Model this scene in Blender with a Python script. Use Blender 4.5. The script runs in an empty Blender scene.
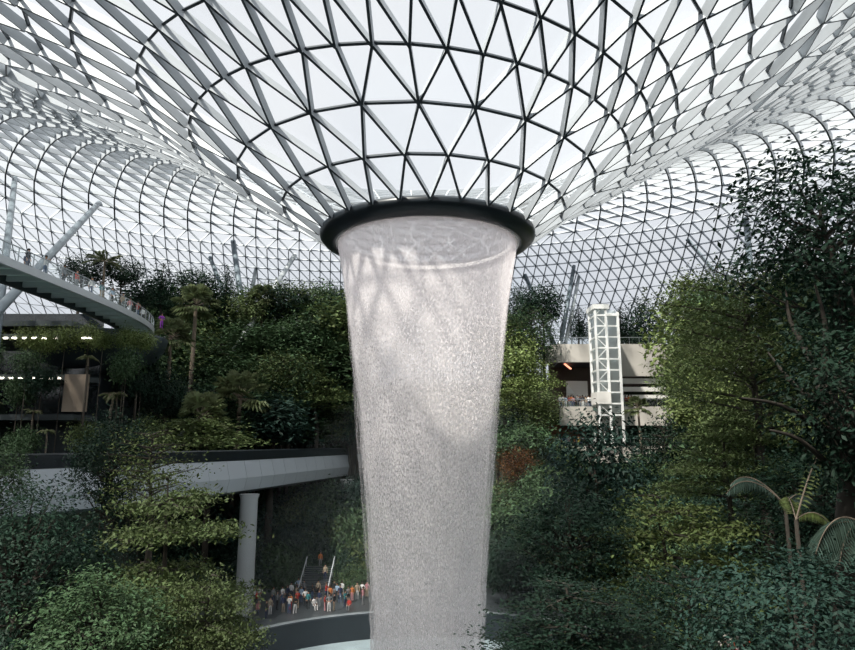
import bpy, math, random
import numpy as np
from mathutils import Vector, Matrix, noise
from mathutils.bvhtree import BVHTree
R = math.radians
random.seed(7)
rng = np.random.default_rng(7)
scene = bpy.context.scene
COL = scene.collection

# ------------------------------------------------------------------ camera, sky, sun, exposure
EYE = 16.5            # eye height above the valley floor; the oculus axis is the world z axis
DC = 46.0             # camera stands this far from the axis
F = 640.0
PITCH = R(10.4)
cam_d = bpy.data.cameras.new('camera')
cam = bpy.data.objects.new('camera', cam_d)
COL.objects.link(cam)
cam.location = (0, -DC, EYE)
cam.rotation_euler = (R(90) + PITCH, 0, 0)
cam_d.sensor_width = 36
cam_d.lens = 36 * F / 855
cam_d.clip_start = 0.1
cam_d.clip_end = 2000
scene.camera = cam

world = bpy.data.worlds.new('sky')
scene.world = world
world.use_nodes = True
wn = world.node_tree
wn.nodes.clear()
w_out = wn.nodes.new('ShaderNodeOutputWorld')
w_bg = wn.nodes.new('ShaderNodeBackground')
w_tc = wn.nodes.new('ShaderNodeTexCoord')
w_ns = wn.nodes.new('ShaderNodeTexNoise')
w_ns.inputs['Scale'].default_value = 2.2
w_ns.inputs['Detail'].default_value = 4
w_rp = wn.nodes.new('ShaderNodeValToRGB')
w_rp.color_ramp.elements[0].position = 0.35
w_rp.color_ramp.elements[0].color = (0.77, 0.82, 0.90, 1)
w_rp.color_ramp.elements[1].position = 0.65
w_rp.color_ramp.elements[1].color = (0.90, 0.92, 0.96, 1)
wn.links.new(w_tc.outputs['Generated'], w_ns.inputs['Vector'])
wn.links.new(w_ns.outputs['Fac'], w_rp.inputs['Fac'])
wn.links.new(w_rp.outputs['Color'], w_bg.inputs['Color'])
w_bg.inputs['Strength'].default_value = 0.88
wn.links.new(w_bg.outputs[0], w_out.inputs[0])

sun_d = bpy.data.lights.new('sun', 'SUN')
sun_d.energy = 10.0
sun_d.angle = R(3.0)
sun_d.color = (1.0, 0.95, 0.85)
sun = bpy.data.objects.new('sun', sun_d)
COL.objects.link(sun)
SUN_DIR = Vector((0.42, 0.50, -0.90)).normalized()      # direction the light travels
sun.rotation_euler = SUN_DIR.to_track_quat('-Z', 'Y').to_euler()
sun.location = (0, 0, 120)

scene.view_settings.view_transform = 'Standard'
scene.view_settings.look = 'None'
scene.view_settings.gamma = 1
scene.view_settings.use_curve_mapping = False
scene.view_settings.exposure = 0.0
scene.cycles.transparent_max_bounces = 16
scene.cycles.max_bounces = 6
scene.cycles.use_denoising = True

# ------------------------------------------------------------------ helpers
cP, sP = math.cos(PITCH), math.sin(PITCH)
def ray(px, py):
    """unit-depth direction (dx, 1, dz) through a picture point"""
    xc = (px - 427.5) / F
    yc = (325 - py) / F
    fy = cP - yc * sP
    fz = sP + yc * cP
    return Vector((xc / fy, 1, fz / fy))
def at(px, py, d):
    """world point at horizontal depth d from the viewer"""
    v = ray(px, py)
    return Vector((v.x * d, -DC + d, EYE + v.z * d))
def at_z(px, py, z):
    v = ray(px, py)
    d = (z - EYE) / v.z
    return Vector((v.x * d, -DC + d, z))

def mat(name, color=(0.5, 0.5, 0.5), rough=0.6, metal=0.0, var=0.0, scale=3.0, spec=0.4, bump=0.0, island=0.0, rnd=0.0, transl=0.0):
    """procedural material: base colour broken up by noise, by mesh island or by object"""
    m = bpy.data.materials.new(name)
    m.use_nodes = True
    nt = m.node_tree
    p = nt.nodes['Principled BSDF']
    p.inputs['Base Color'].default_value = (*color, 1)
    p.inputs['Roughness'].default_value = rough
    p.inputs['Metallic'].default_value = metal
    p.inputs['Specular IOR Level'].default_value = spec
    tc = nt.nodes.new('ShaderNodeTexCoord')
    ns = nt.nodes.new('ShaderNodeTexNoise')
    ns.inputs['Scale'].default_value = scale
    ns.inputs['Detail'].default_value = 5
    nt.links.new(tc.outputs['Object'], ns.inputs['Vector'])
    hsv = nt.nodes.new('ShaderNodeHueSaturation')
    hsv.inputs['Color'].default_value = (*color, 1)
    val = None
    def add(sock, lo, hi, prev):
        mr = nt.nodes.new('ShaderNodeMapRange')
        mr.inputs['To Min'].default_value = lo
        mr.inputs['To Max'].default_value = hi
        nt.links.new(sock, mr.inputs['Value'])
        if prev is None:
            return mr.outputs[0]
        mm = nt.nodes.new('ShaderNodeMath'); mm.operation = 'MULTIPLY'
        nt.links.new(prev, mm.inputs[0]); nt.links.new(mr.outputs[0], mm.inputs[1])
        return mm.outputs[0]
    val = add(ns.outputs['Fac'], 1 - var, 1 + var, None)
    if island:
        g = nt.nodes.new('ShaderNodeNewGeometry')
        val = add(g.outputs['Random Per Island'], 1 - island, 1 + island, val)
        mr = nt.nodes.new('ShaderNodeMapRange')
        mr.inputs['To Min'].default_value = 0.5 - 0.05 * island
        mr.inputs['To Max'].default_value = 0.5 + 0.03 * island
        nt.links.new(g.outputs['Random Per Island'], mr.inputs['Value'])
        nt.links.new(mr.outputs[0], hsv.inputs['Hue'])
    if rnd:
        oi = nt.nodes.new('ShaderNodeObjectInfo')
        val = add(oi.outputs['Random'], 1 - rnd, 1 + rnd, val)
    nt.links.new(val, hsv.inputs['Value'])
    nt.links.new(hsv.outputs['Color'], p.inputs['Base Color'])
    if bump:
        b = nt.nodes.new('ShaderNodeBump')
        b.inputs['Strength'].default_value = bump
        nt.links.new(ns.outputs['Fac'], b.inputs['Height'])
        nt.links.new(b.outputs['Normal'], p.inputs['Normal'])
    if transl:
        t = nt.nodes.new('ShaderNodeBsdfTranslucent')
        nt.links.new(hsv.outputs['Color'], t.inputs['Color'])
        mx = nt.nodes.new('ShaderNodeMixShader')
        mx.inputs[0].default_value = transl
        nt.links.new(p.outputs[0], mx.inputs[1]); nt.links.new(t.outputs[0], mx.inputs[2])
        nt.links.new(mx.outputs[0], nt.nodes['Material Output'].inputs['Surface'])
    return m

def glass(name, tint=(0.9, 0.95, 0.97), clear=0.8, frost=(0.9, 0.93, 0.95), rough=0.1):
    m = bpy.data.materials.new(name)
    m.use_nodes = True
    nt = m.node_tree
    nt.nodes.clear()
    o = nt.nodes.new('ShaderNodeOutputMaterial')
    tr = nt.nodes.new('ShaderNodeBsdfTransparent'); tr.inputs[0].default_value = (*tint, 1)
    tl = nt.nodes.new('ShaderNodeBsdfTranslucent'); tl.inputs[0].default_value = (*frost, 1)
    gl = nt.nodes.new('ShaderNodeBsdfGlossy'); gl.inputs['Roughness'].default_value = rough
    gl.inputs[0].default_value = (0.8, 0.85, 0.9, 1)
    m1 = nt.nodes.new('ShaderNodeMixShader'); m1.inputs[0].default_value = 1 - clear
    nt.links.new(tr.outputs[0], m1.inputs[1]); nt.links.new(tl.outputs[0], m1.inputs[2])
    m2 = nt.nodes.new('ShaderNodeMixShader')
    m2.inputs[0].default_value = 0.04
    nt.links.new(m1.outputs[0], m2.inputs[1]); nt.links.new(gl.outputs[0], m2.inputs[2])
    nt.links.new(m2.outputs[0], o.inputs[0])
    return m

class MB:
    """collects vertices and faces, links them as one mesh object"""
    def __init__(s):
        s.v = []; s.f = []; s.mi = []
    def raw(s, vs, fs, mi=0):
        n = len(s.v)
        s.v.extend(tuple(v) for v in vs)
        s.f.extend(tuple(i + n for i in f) for f in fs)
        s.mi.extend([mi] * len(fs))
    def hexa(s, p, mi=0):
        s.raw(p, [(0, 3, 2, 1), (4, 5, 6, 7), (0, 1, 5, 4), (1, 2, 6, 5), (2, 3, 7, 6), (3, 0, 4, 7)], mi)
    def box(s, c, size, rz=0, mi=0):
        hx, hy, hz = size[0] / 2, size[1] / 2, size[2] / 2
        ca, sa = math.cos(rz), math.sin(rz)
        pts = []
        for z in (-hz, hz):
            for x, y in ((-hx, -hy), (hx, -hy), (hx, hy), (-hx, hy)):
                pts.append((c[0] + x * ca - y * sa, c[1] + x * sa + y * ca, c[2] + z))
        s.hexa(pts, mi)
    def bar(s, a, b, w, h, up=(0, 0, 1), mi=0):
        a = Vector(a); b = Vector(b); up = Vector(up)
        d = (b - a)
        if d.length < 1e-6: return
        d.normalize()
        side = d.cross(up)
        if side.length < 1e-4: side = d.cross(Vector((1, 0, 0)))
        side.normalize()
        u = side.cross(d).normalized()
        q = []
        for p in (a, b):
            for sx, su in ((-1, -1), (1, -1), (1, 1), (-1, 1)):
                q.append(p + side * (sx * w / 2) + u * (su * h / 2))
        s.hexa(q, mi)
    def tube(s, pts, rad, n=8, caps=True, mi=0):
        pts = [Vector(p) for p in pts]
        if not hasattr(rad, '__len__'): rad = [rad] * len(pts)
        base = len(s.v)
        prev = None
        for i, p in enumerate(pts):
            t = (pts[min(i + 1, len(pts) - 1)] - pts[max(i - 1, 0)])
            if t.length < 1e-7: t = Vector((0, 0, 1))
            t.normalize()
            if prev is None:
                a = t.orthogonal().normalized()
            else:
                a = (prev - t * prev.dot(t))
                if a.length < 1e-5: a = t.orthogonal()
                a.normalize()
            prev = a
            b = t.cross(a)
            for k in range(n):
                an = 2 * math.pi * k / n
                s.v.append(tuple(p + (a * math.cos(an) + b * math.sin(an)) * rad[i]))
        for i in range(len(pts) - 1):
            for k in range(n):
                k2 = (k + 1) % n
                s.f.append((base + i * n + k, base + i * n + k2, base + (i + 1) * n + k2, base + (i + 1) * n + k))
                s.mi.append(mi)
        if caps:
            s.f.append(tuple(base + k for k in reversed(range(n)))); s.mi.append(mi)
            e = base + (len(pts) - 1) * n
            s.f.append(tuple(e + k for k in range(n))); s.mi.append(mi)
    def lathe(s, prof, n=32, c=(0, 0, 0), closed=False, mi=0):
        base = len(s.v)
        for r, z in prof:
            for k in range(n):
                an = 2 * math.pi * k / n
                s.v.append((c[0] + r * math.cos(an), c[1] + r * math.sin(an), c[2] + z))
        m = len(prof)
        for i in range(m if closed else m - 1):
            j = (i + 1) % m
            for k in range(n):
                k2 = (k + 1) % n
                s.f.append((base + i * n + k, base + i * n + k2, base + j * n + k2, base + j * n + k)); s.mi.append(mi)
    def build(s, name, m, parent=None, smooth=False):
        me = bpy.data.meshes.new(name)
        me.from_pydata(s.v, [], s.f)
        ms = m if isinstance(m, (list, tuple)) else [m]
        for x in ms: me.materials.append(x)
        if len(ms) > 1: me.polygons.foreach_set('material_index', s.mi)
        if smooth: me.polygons.foreach_set('use_smooth', [True] * len(me.polygons))
        me.update()
        return link(name, me, parent)
def link(name, me, parent=None):
    o = bpy.data.objects.new(name, me)
    COL.objects.link(o)
    if parent is not None: o.parent = parent
    return o
def tag(o, label, cat, group=None, kind=None):
    o['label'] = label; o['category'] = cat
    if group: o['group'] = group
    if kind: o['kind'] = kind
    return o
def structure(o):
    o['kind'] = 'structure'
    return o
def empty(name, loc=(0, 0, 0), rz=0.0):
    o = bpy.data.objects.new(name, None)
    o.empty_display_size = 0.3
    COL.objects.link(o)
    o.location = loc; o.rotation_euler = (0, 0, rz)
    return o
def copy_tree(o, parent=None):
    c = o.copy(); COL.objects.link(c)
    for k in ('label', 'group'):
        if k in c.keys() and parent is None: del c[k]
    if parent is not None: c.parent = parent
    for ch in list(o.children): copy_tree(ch, c)
    return c
def smooth_pts(ctrl, n):
    """Catmull-Rom through control points"""
    P = [Vector(c) for c in ctrl]
    out = []
    m = len(P) - 1
    for i in range(n + 1):
        t = i / n * m
        k = min(int(t), m - 1); u = t - k
        p0 = P[max(k - 1, 0)]; p1 = P[k]; p2 = P[k + 1]; p3 = P[min(k + 2, m)]
        out.append(0.5 * ((2 * p1) + (p2 - p0) * u + (2 * p0 - 5 * p1 + 4 * p2 - p3) * u * u + (3 * p1 - p0 - 3 * p2 + p3) * u ** 3))
    return out
# ------------------------------------------------------------------ ceiling: the toroidal gridshell
M_STEEL = mat('painted_steel_lattice', (0.47, 0.50, 0.53), 0.5, 0.0, 0.04, 2.0)
M_STEEL_SHADE = mat('shade_toned_steel', (0.035, 0.045, 0.055), 0.5, 0.0, 0.1, 2.0)  # undersides and hoops of the same steel, their shade put into the colour
M_PANE = glass('roof_glass', (0.96, 0.975, 0.99), 0.86)
M_BLACK = mat('black_rim_cladding', (0.012, 0.017, 0.022), 0.35, 0.0, 0.2, 1.0)

prof = [(7.8, 15.3), (10.35, 17.0), (13.1, 18.8), (15.87, 20.5), (18.4, 22.3), (21.2, 23.8)]
# beyond the funnel: up to the crest, then down to the perimeter
ctl = [(21.2, 23.8), (29, 28.6), (37, 33.2), (45, 37.2), (52, 39.2), (58.5, 38.6), (64.5, 35.2), (69, 30), (72, 24), (73.5, 17), (74, 9)]
dense = smooth_pts([(a, b, 0) for a, b in ctl], 400)
acc = [0]
for i in range(1, len(dense)): acc.append(acc[-1] + (dense[i] - dense[i - 1]).length)
def arc_pt(s):
    i = int(np.searchsorted(acc, s))
    i = max(1, min(i, len(dense) - 1))
    t = (s - acc[i - 1]) / max(1e-9, acc[i] - acc[i - 1])
    p = dense[i - 1].lerp(dense[i], min(1, t))
    return (p.x, p.y)
s = 0; step = 2.9
while s < acc[-1] - 1.0:
    s += step
    step = max(2.0, step * 0.98)
    prof.append(arc_pt(s))
NK = len(prof)
SH_K = [0, 0.3, 0.8, 1.3, 2.3, 3.6]
TL_K = [0, 0.1, 0.3, 0.8, 1.6, 2.2]
def ring_pt(k, phi):
    r, h = prof[k]
    if k < 6: sh, tl = SH_K[k], TL_K[k]
    else:
        u = (r - 21.2) / 54
        sh = 3.6 + 8 * u
        tl = 2.2 * (1 + 0.3 * u) * max(0, 1 - u * u)
    w = min(1, max(0, (r - 21) / 40))
    dl = 0.30 * min(1, max(0, (k - 16) / 18))
    phi = phi - dl * math.sin(phi)
    rx = r * (1 + 0.12 * w); ry = r * (1 - 0.02 * w)
    x = rx * math.sin(phi); y = ry * math.cos(phi)
    return Vector((x - sh, y, EYE + h - tl * x / max(r, 1)))
def count(k):
    if k <= 2: return 26
    if prof[k][0] < 32: return 52
    if k < NK - 14: return 104
    return 208
PH0 = -0.1 * 2 * math.pi / 26
nodes = []; ringN = []; phase = PH0; phases = []
for k in range(NK):
    n = count(k)
    if k and n == count(k - 1):
        if k < 9 or k >= NK: phase += math.pi / n * (1 if k % 2 else -1)
        else: phase += 0.0
    phases.append(phase); ringN.append(n)
    nodes.append([ring_pt(k, phase + 2 * math.pi * j / n) for j in range(n)])
edges = []; tris = []
for k in range(NK):
    n = ringN[k]
    for j in range(n): edges.append(((k, j), (k, (j + 1) % n)))
    if k == NK - 1: break
    m = ringN[k + 1]
    if m == n:
        dphi = phases[k + 1] - phases[k]
        # next ring's node offset: + half (stagger forward), - half (backward) or 0 (aligned)
        for j in range(n):
            if dphi > 1e-6: a, b = (j - 1) % n, j            # upper neighbours j-1+1/2, j+1/2
            elif dphi < -1e-6: a, b = j, (j + 1) % n
            else: a, b = j, (j + 1) % n
            edges.append(((k, j), (k + 1, a))); edges.append(((k, j), (k + 1, b)))
            tris.append(((k, j), (k + 1, a), (k + 1, b)))
            tris.append(((k, j), (k + 1, b), (k, (j + 1) % n)))
    else:
        for j in range(n):
            for q in (-1, 0, 1): edges.append(((k, j), (k + 1, (2 * j + q) % m)))
            tris.append(((k, j), (k + 1, (2 * j - 1) % m), (k + 1, 2 * j)))
            tris.append(((k, j), (k + 1, 2 * j), (k + 1, (2 * j + 1) % m)))
            tris.append(((k, j), (k + 1, (2 * j + 1) % m), (k, (j + 1) % n)))
def node_normal(k, j):
    n = ringN[k]
    a = nodes[k][(j + 1) % n] - nodes[k][j - 1]
    phi = phases[k] + 2 * math.pi * j / n
    k0, k1 = max(k - 1, 0), min(k + 1, NK - 1)
    b = ring_pt(k1, phi) - ring_pt(k0, phi)
    nn = a.cross(b).normalized()
    return nn        # pointing inwards (down)
normals = [[node_normal(k, j) for j in range(ringN[k])] for k in range(NK)]
if normals[10][0].z > 0:
    normals = [[-v for v in r_] for r_ in normals]
idx = {}; vv = []
for k in range(NK):
    for j in range(ringN[k]):
        idx[(k, j)] = len(vv); vv.append(nodes[k][j] - normals[k][j] * 0.05)
gl = MB(); gl.raw(vv, [tuple(idx[q] for q in t) for t in tris])
def beam_depth(k): return (0.46 if k < 3 else 0.56 if k < 6 else 0.66)
lat = MB()
for (k1, j1), (k2, j2) in edges:
    a = nodes[k1][j1]; b = nodes[k2][j2]
    na, nb = normals[k1][j1], normals[k2][j2]
    d = (b - a).normalized()
    hoop = k1 == k2
    w = 0.075 if k1 < 9 else 0.08
    if k1 > 12 and not hoop and not (j1 == j2 or j2 == 2 * j1): w = 0.07
    D_ = beam_depth(k1)
    if k1 >= 9:
        g = min(1, (k1 - 8) / 8)   # deeper arches towards the outer wall
        if not hoop and (j1 == j2 or j2 == 2 * j1): w = 0.08 + 0.02 * g; D_ = 0.66 + 0.34 * g
        else: w = 0.05; D_ = 0.72
        if hoop: w = 0.05
        if k1 >= NK - 15: w *= 0.62; D_ *= 0.8
    elif hoop: D_ = 0.2
    q = []
    for p, nn in ((a, na), (b, nb)):
        side = d.cross(nn).normalized() * w
        q += [p - side, p + side, p + side + nn * D_, p - side + nn * D_]
    lat.hexa(q)
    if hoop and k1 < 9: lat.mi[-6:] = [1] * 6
    else: lat.mi[-2] = 1  # bottom face carries the painted shade
ceiling = structure(lat.build('ceiling', [M_STEEL, M_STEEL_SHADE]))
panes = gl.build('glass_pane', M_PANE, ceiling)
ROOF = BVHTree.FromPolygons([tuple(v) for v in vv], gl.f)
def on_roof(px, py):
    v = ray(px, py)
    h = ROOF.ray_cast(Vector((0, -DC, EYE)), v.normalized())
    return h[0]

# the black cladding ring round the oculus, with the water channel inside
rim = MB()
rim.lathe([(7.7, 31.88), (7.98, 31.65), (7.95, 31.35), (7.7, 31.1), (7.1, 30.78), (6.85, 30.8), (6.85, 31.4), (7.2, 31.8)], 128, closed=True)
rim = rim.build('oculus_ring', M_BLACK, smooth=True)
tag(rim, 'black ring around the round roof opening the waterfall drops from', 'ring')
ch = MB()
ch.lathe([(6.8, 30.88), (6.8, 31.15), (6.3, 31.2), (6.25, 30.9)], 128, closed=True)
ch.build('water_channel', mat('pale_channel', (0.8, 0.78, 0.78), 0.4), rim)
# ------------------------------------------------------------------ valley floor, pool, hillsides
def sst(a, b, v):
    t = min(1, max(0, (v - a) / (b - a)))
    return t * t * (3 - 2 * t)
def ground(x, y):
    rr = math.hypot(x, y)
    az = math.atan2(x, y)
    off = 12 * sst(-0.75, -0.4, az) * (1 - sst(0.66, 0.95, az))
    r = rr - off
    far = 12 * sst(38, 45, r) + 14 * sst(45, 57, r) + 2 * sst(60, 70, r)
    near = 8 * sst(26, 38, rr)
    b = sst(-12, 8, y)
    return near * (1 - b) + far * b
M_EARTH = mat('dark_planted_earth', (0.018, 0.030, 0.020), 0.9, 0, 0.5, 0.6)
M_PAVE = mat('wet_dark_paving', (0.055, 0.065, 0.072), 0.35, 0, 0.25, 0.8)
M_CONC = mat('pale_concrete', (0.42, 0.44, 0.45), 0.7, 0, 0.10, 0.35)
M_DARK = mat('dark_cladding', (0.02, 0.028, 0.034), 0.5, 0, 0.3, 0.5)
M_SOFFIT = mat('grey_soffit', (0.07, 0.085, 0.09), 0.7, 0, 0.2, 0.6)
M_RAILM = mat('grey_metal_rail', (0.35, 0.38, 0.40), 0.35, 0.6, 0.1, 3)
M_GLASS = glass('balustrade_glass', (0.965, 0.98, 0.98), 0.96, (0.75, 0.82, 0.82), 0.05)
M_WHITE = mat('white_paint', (0.78, 0.79, 0.78), 0.45, 0, 0.06, 1.0)

g = MB()
radii = [20.5, 22, 24, 26, 28, 30, 32, 34, 36, 38, 40, 42, 44, 46, 48, 50, 52, 54, 56, 58, 60, 62, 64, 67, 70, 74, 80, 86]
NA = 144
gv = []
for r in radii:
    for k in range(NA):
        a = 2 * math.pi * k / NA
        x, y = r * math.sin(a), r * math.cos(a)
        z = ground(x, y)
        if z > 0.3: z += 0.5 * noise.noise(Vector((x * 0.2, y * 0.2, 0)))
        gv.append((x, y, z))
gf = []
for i in range(len(radii) - 1):
    for k in range(NA):
        k2 = (k + 1) % NA
        gf.append((i * NA + k, (i + 1) * NA + k, (i + 1) * NA + k2, i * NA + k2))
g.raw(gv, gf)
g.mi = [1 if gv[f[0]][2] <= 0.05 and gv[f[1]][2] <= 0.05 else 0 for f in g.f]
structure(g.build('ground', [M_EARTH, M_PAVE], smooth=True))

rimw = MB()
rimw.lathe([(20.0, -4.2), (20.0, 0.32), (20.15, 0.40), (20.7, 0.40), (20.8, 0.3), (20.8, -0.3)], 160)
rimo = rimw.build('pool_rim', mat('black_pool_wall', (0.02, 0.028, 0.035), 0.25, 0, 0.3, 0.7), smooth=False)
tag(rimo, 'dark circular wall of the pool at the foot of the waterfall', 'pool wall')
rc = MB(); rc.lathe([(20.1, 0.405), (20.25, 0.47), (20.6, 0.47), (20.7, 0.405)], 160)
rco = rc.build('coping', mat('wet_stone_coping', (0.22, 0.25, 0.27), 0.3, 0, 0.15, 2), rimo)
rco['label'] = 'pale wet coping'
wt = MB()
wt.lathe([(0.02, -1.9)] + [(r_, -1.9) for r_ in (2, 4, 6, 8, 10, 12, 14, 16, 18, 19.99)], 96)
M_POOL = mat('foaming_pool_water', (0.42, 0.52, 0.56), 0.25, 0, 0.25, 0.5, bump=0.6)
pw = wt.build('pool_water', M_POOL)
tag(pw, 'pale churned pool water where the waterfall lands', 'water', kind='stuff')

# perimeter wall of the building behind the planting
pwl = MB()
pts = [ring_pt(NK - 1, 2 * math.pi * k / 120) for k in range(120)]
for k in range(120):
    a, b = pts[k], pts[(k + 1) % 120]
    pwl.raw([(a.x, a.y, -1), (b.x, b.y, -1), (b.x, b.y, b.z), (a.x, a.y, a.z)], [(0, 1, 2, 3)])
    pwl.raw([(a.x * 1.01, a.y * 1.01, -1), (b.x * 1.01, b.y * 1.01, -1), (b.x * 1.01, b.y * 1.01, b.z), (a.x * 1.01, a.y * 1.01, a.z)], [(3, 2, 1, 0)])
structure(pwl.build('wall_perimeter', M_DARK))

# ------------------------------------------------------------------ the waterfall
def water_material():
    m = bpy.data.materials.new('falling_water')
    m.use_nodes = True
    nt = m.node_tree; nt.nodes.clear()
    N = nt.nodes.new; L = nt.links.new
    out = N('ShaderNodeOutputMaterial')
    at_ = N('ShaderNodeAttribute'); at_.attribute_name = 'flow'      # (arc metres, height metres, layer)
    def nz(sx, sy, detail, seed):
        mp = N('ShaderNodeMapping'); mp.inputs['Scale'].default_value = (sx, sy, 1)
        mp.inputs['Location'].default_value = (seed, seed * 1.7, 0)
        L(at_.outputs['Vector'], mp.inputs['Vector'])
        n = N('ShaderNodeTexNoise'); n.inputs['Scale'].default_value = 1.0; n.inputs['Detail'].default_value = detail
        L(mp.outputs[0], n.inputs['Vector'])
        return n.outputs['Fac']
    def math_(op, a, b, clamp=False):
        n = N('ShaderNodeMath'); n.operation = op; n.use_clamp = clamp
        for i, q in enumerate((a, b)):
            if isinstance(q, (int, float)): n.inputs[i].default_value = q
            else: L(q, n.inputs[i])
        return n.outputs[0]
    def rng_(v, a, b, c, d):
        n = N('ShaderNodeMapRange'); n.inputs['From Min'].default_value = a; n.inputs['From Max'].default_value = b
        n.inputs['To Min'].default_value = c; n.inputs['To Max'].default_value = d
        L(v, n.inputs['Value']); return n.outputs[0]
    sx = N('ShaderNodeSeparateXYZ'); L(at_.outputs['Vector'], sx.inputs[0])
    z = sx.outputs['Y']
    fine = nz(7.5, 4.5, 4, 3.1)          # droplets
    streak = nz(2.2, 0.12, 3, 9.3)       # falling ropes
    cloud = nz(0.5, 0.16, 3, 5.7)
    top = rng_(z, 22, 31, 0, 1)          # dense sheet near the lip
    dr = rng_(fine, 0.42, 0.56, 0, 1)
    st = rng_(streak, 0.30, 0.70, 0, 1)
    cl = rng_(cloud, 0.3, 0.7, 0, 1)
    spk = rng_(z, 29.5, 24, 0.05, 1)        # droplets break up below the lip
    soft = rng_(z, 14, 2, 1, 0.45)
    dcon = math_('MULTIPLY', math_('MULTIPLY', spk, soft), 1.1)
    a = math_('MULTIPLY', math_('SUBTRACT', dr, 0.5), dcon)
    a = math_('ADD', a, math_('MULTIPLY', math_('SUBTRACT', st, 0.5), 0.24))
    a = math_('ADD', a, math_('MULTIPLY', math_('SUBTRACT', cl, 0.5), 0.16))
    a = math_('ADD', a, rng_(z, 26, 14, 0.46, 0.28))
    lv = N('ShaderNodeValToRGB'); lv.color_ramp.interpolation = 'CONSTANT'      # strength of each sheet of water
    els = lv.color_ramp.elements
    els[0].position = 0.0; els[0].color = (.85, .85, .85, 1); els[1].position = 0.15; els[1].color = (.30, .30, .30, 1)
    for q_, g_ in ((0.4, .40), (0.65, .28), (0.9, .14)): els.new(q_).color = (g_, g_, g_, 1)
    L(rng_(sx.outputs['Z'], 0, 4, 0, 1), lv.inputs['Fac'])
    a = math_('MULTIPLY', a, lv.outputs['Color'])
    a = math_('ADD', a, rng_(z, 12, -2, 0, 0.16))
    a = math_('ADD', a, math_('MULTIPLY', top, 0.16), True)
    a = math_('MAXIMUM', a, 0.05)
    tr = N('ShaderNodeBsdfTransparent')
    df = N('ShaderNodeBsdfDiffuse'); df.inputs[0].default_value = (0.98, 0.95, 0.96, 1)
    tl = N('ShaderNodeBsdfTranslucent'); tl.inputs[0].default_value = (0.98, 0.95, 0.96, 1)
    mx = N('ShaderNodeMixShader'); mx.inputs[0].default_value = 0.6
    L(df.outputs[0], mx.inputs[1]); L(tl.outputs[0], mx.inputs[2])
    m2 = N('ShaderNodeMixShader'); L(a, m2.inputs[0]); L(tr.outputs[0], m2.inputs[1]); L(mx.outputs[0], m2.inputs[2])
    L(m2.outputs[0], out.inputs[0])
    return m
M_WATER = water_material()
wf = MB(); flow = []
def r_curtain(z):
    t = max(0, (31.0 - z) / 31.0)
    return np.interp(z, [-2, 0, 6, 12, 19.5, 26.8, 31.0], [3.30, 3.30, 3.52, 4.0, 4.78, 5.85, 6.68])
for layer, (dr_, ns) in enumerate(((0.0, 160), (-0.5, 150), (0.12, 220), (0.25, 220), (0.42, 220))):
    zs = np.linspace(31.1, -1.9, 90)
    base = len(wf.v)
    for z in zs:
        for k in range(ns + 1):
            an = 2 * math.pi * k / ns
            rr = float(r_curtain(z)) + dr_ * min(1, (31.1 - z) / (1.1 if dr_ < 0 else 14))
            rr += 0.10 * noise.noise(Vector((math.cos(an) * 2.5 + layer * 9, math.sin(an) * 2.5, z * 0.10))) * min(1, (31.1 - z) / 8)
            if layer >= 2: rr += 0.16 * noise.noise(Vector((math.cos(an) * 14 + layer * 5, math.sin(an) * 14, z * 0.9))) * min(1, (31.1 - z) / 10)
            wf.v.append((rr * math.cos(an), rr * math.sin(an), float(z)))
            flow.append((an * 5.5 + layer * 50, float(z), layer))
    for i in range(len(zs) - 1):
        for k in range(ns):
            a = base + i * (ns + 1) + k
            wf.f.append((a, a + 1, a + ns + 2, a + ns + 1)); wf.mi.append(0)
wfo = wf.build('waterfall', M_WATER, smooth=True)
fa = wfo.data.attributes.new('flow', 'FLOAT_VECTOR', 'POINT')
fa.data.foreach_set('vector', np.array(flow, dtype=np.float32).ravel())
tag(wfo, 'tall round white waterfall pouring from the ring in the glass roof', 'waterfall')

# ------------------------------------------------------------------ lower link bridge on its round column
bridge_ctl = [(-41, -40, 0), (-34, -22, 0), (-27.6, -4.5, 0), (-22.4, 8, 0), (-18.6, 19, 0), (-15.4, 33, 0), (-12.6, 46, 0), (-10.9, 54, 0), (-9.0, 66, 0)]
bp = smooth_pts(bridge_ctl, 90)
def sweep(mb, path, sect, z0=0.0, mi=0):
    """sect: list of (offset to the left of travel, height)"""
    n = len(sect); base = len(mb.v)
    for i, p in enumerate(path):
        t = (path[min(i + 1, len(path) - 1)] - path[max(i - 1, 0)]); t.z = 0; t.normalize()
        l = Vector((-t.y, t.x, 0))
        for o_, h in sect:
            q = p + l * o_
            mb.v.append((q.x, q.y, p.z + z0 + h))
    for i in range(len(path) - 1):
        for k in range(n):
            k2 = (k + 1) % n
            mb.f.append((base + i * n + k, base + (i + 1) * n + k, base + (i + 1) * n + k2, base + i * n + k2)); mb.mi.append(mi)
    mb.f.append(tuple(base + k for k in range(n))); mb.mi.append(mi)
    e = base + (len(path) - 1) * n
    mb.f.append(tuple(e + k for k in reversed(range(n)))); mb.mi.append(mi)
lb = empty('link_bridge', (bp[45].x, bp[45].y, 11.4))
tag(lb, 'curved grey bridge with a black top band, passing left behind the waterfall', 'bridge')
offp = [p - Vector((bp[45].x, bp[45].y, 0)) for p in bp]
m_ = MB(); sweep(m_, offp, [(7.0, 0.3), (6.6, 2.9), (0.9, 2.9), (0.35, 0.35), (1.2, 0.0), (6.4, 0.0)], 0.0)
m_.build('deck', M_SOFFIT, lb)
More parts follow.
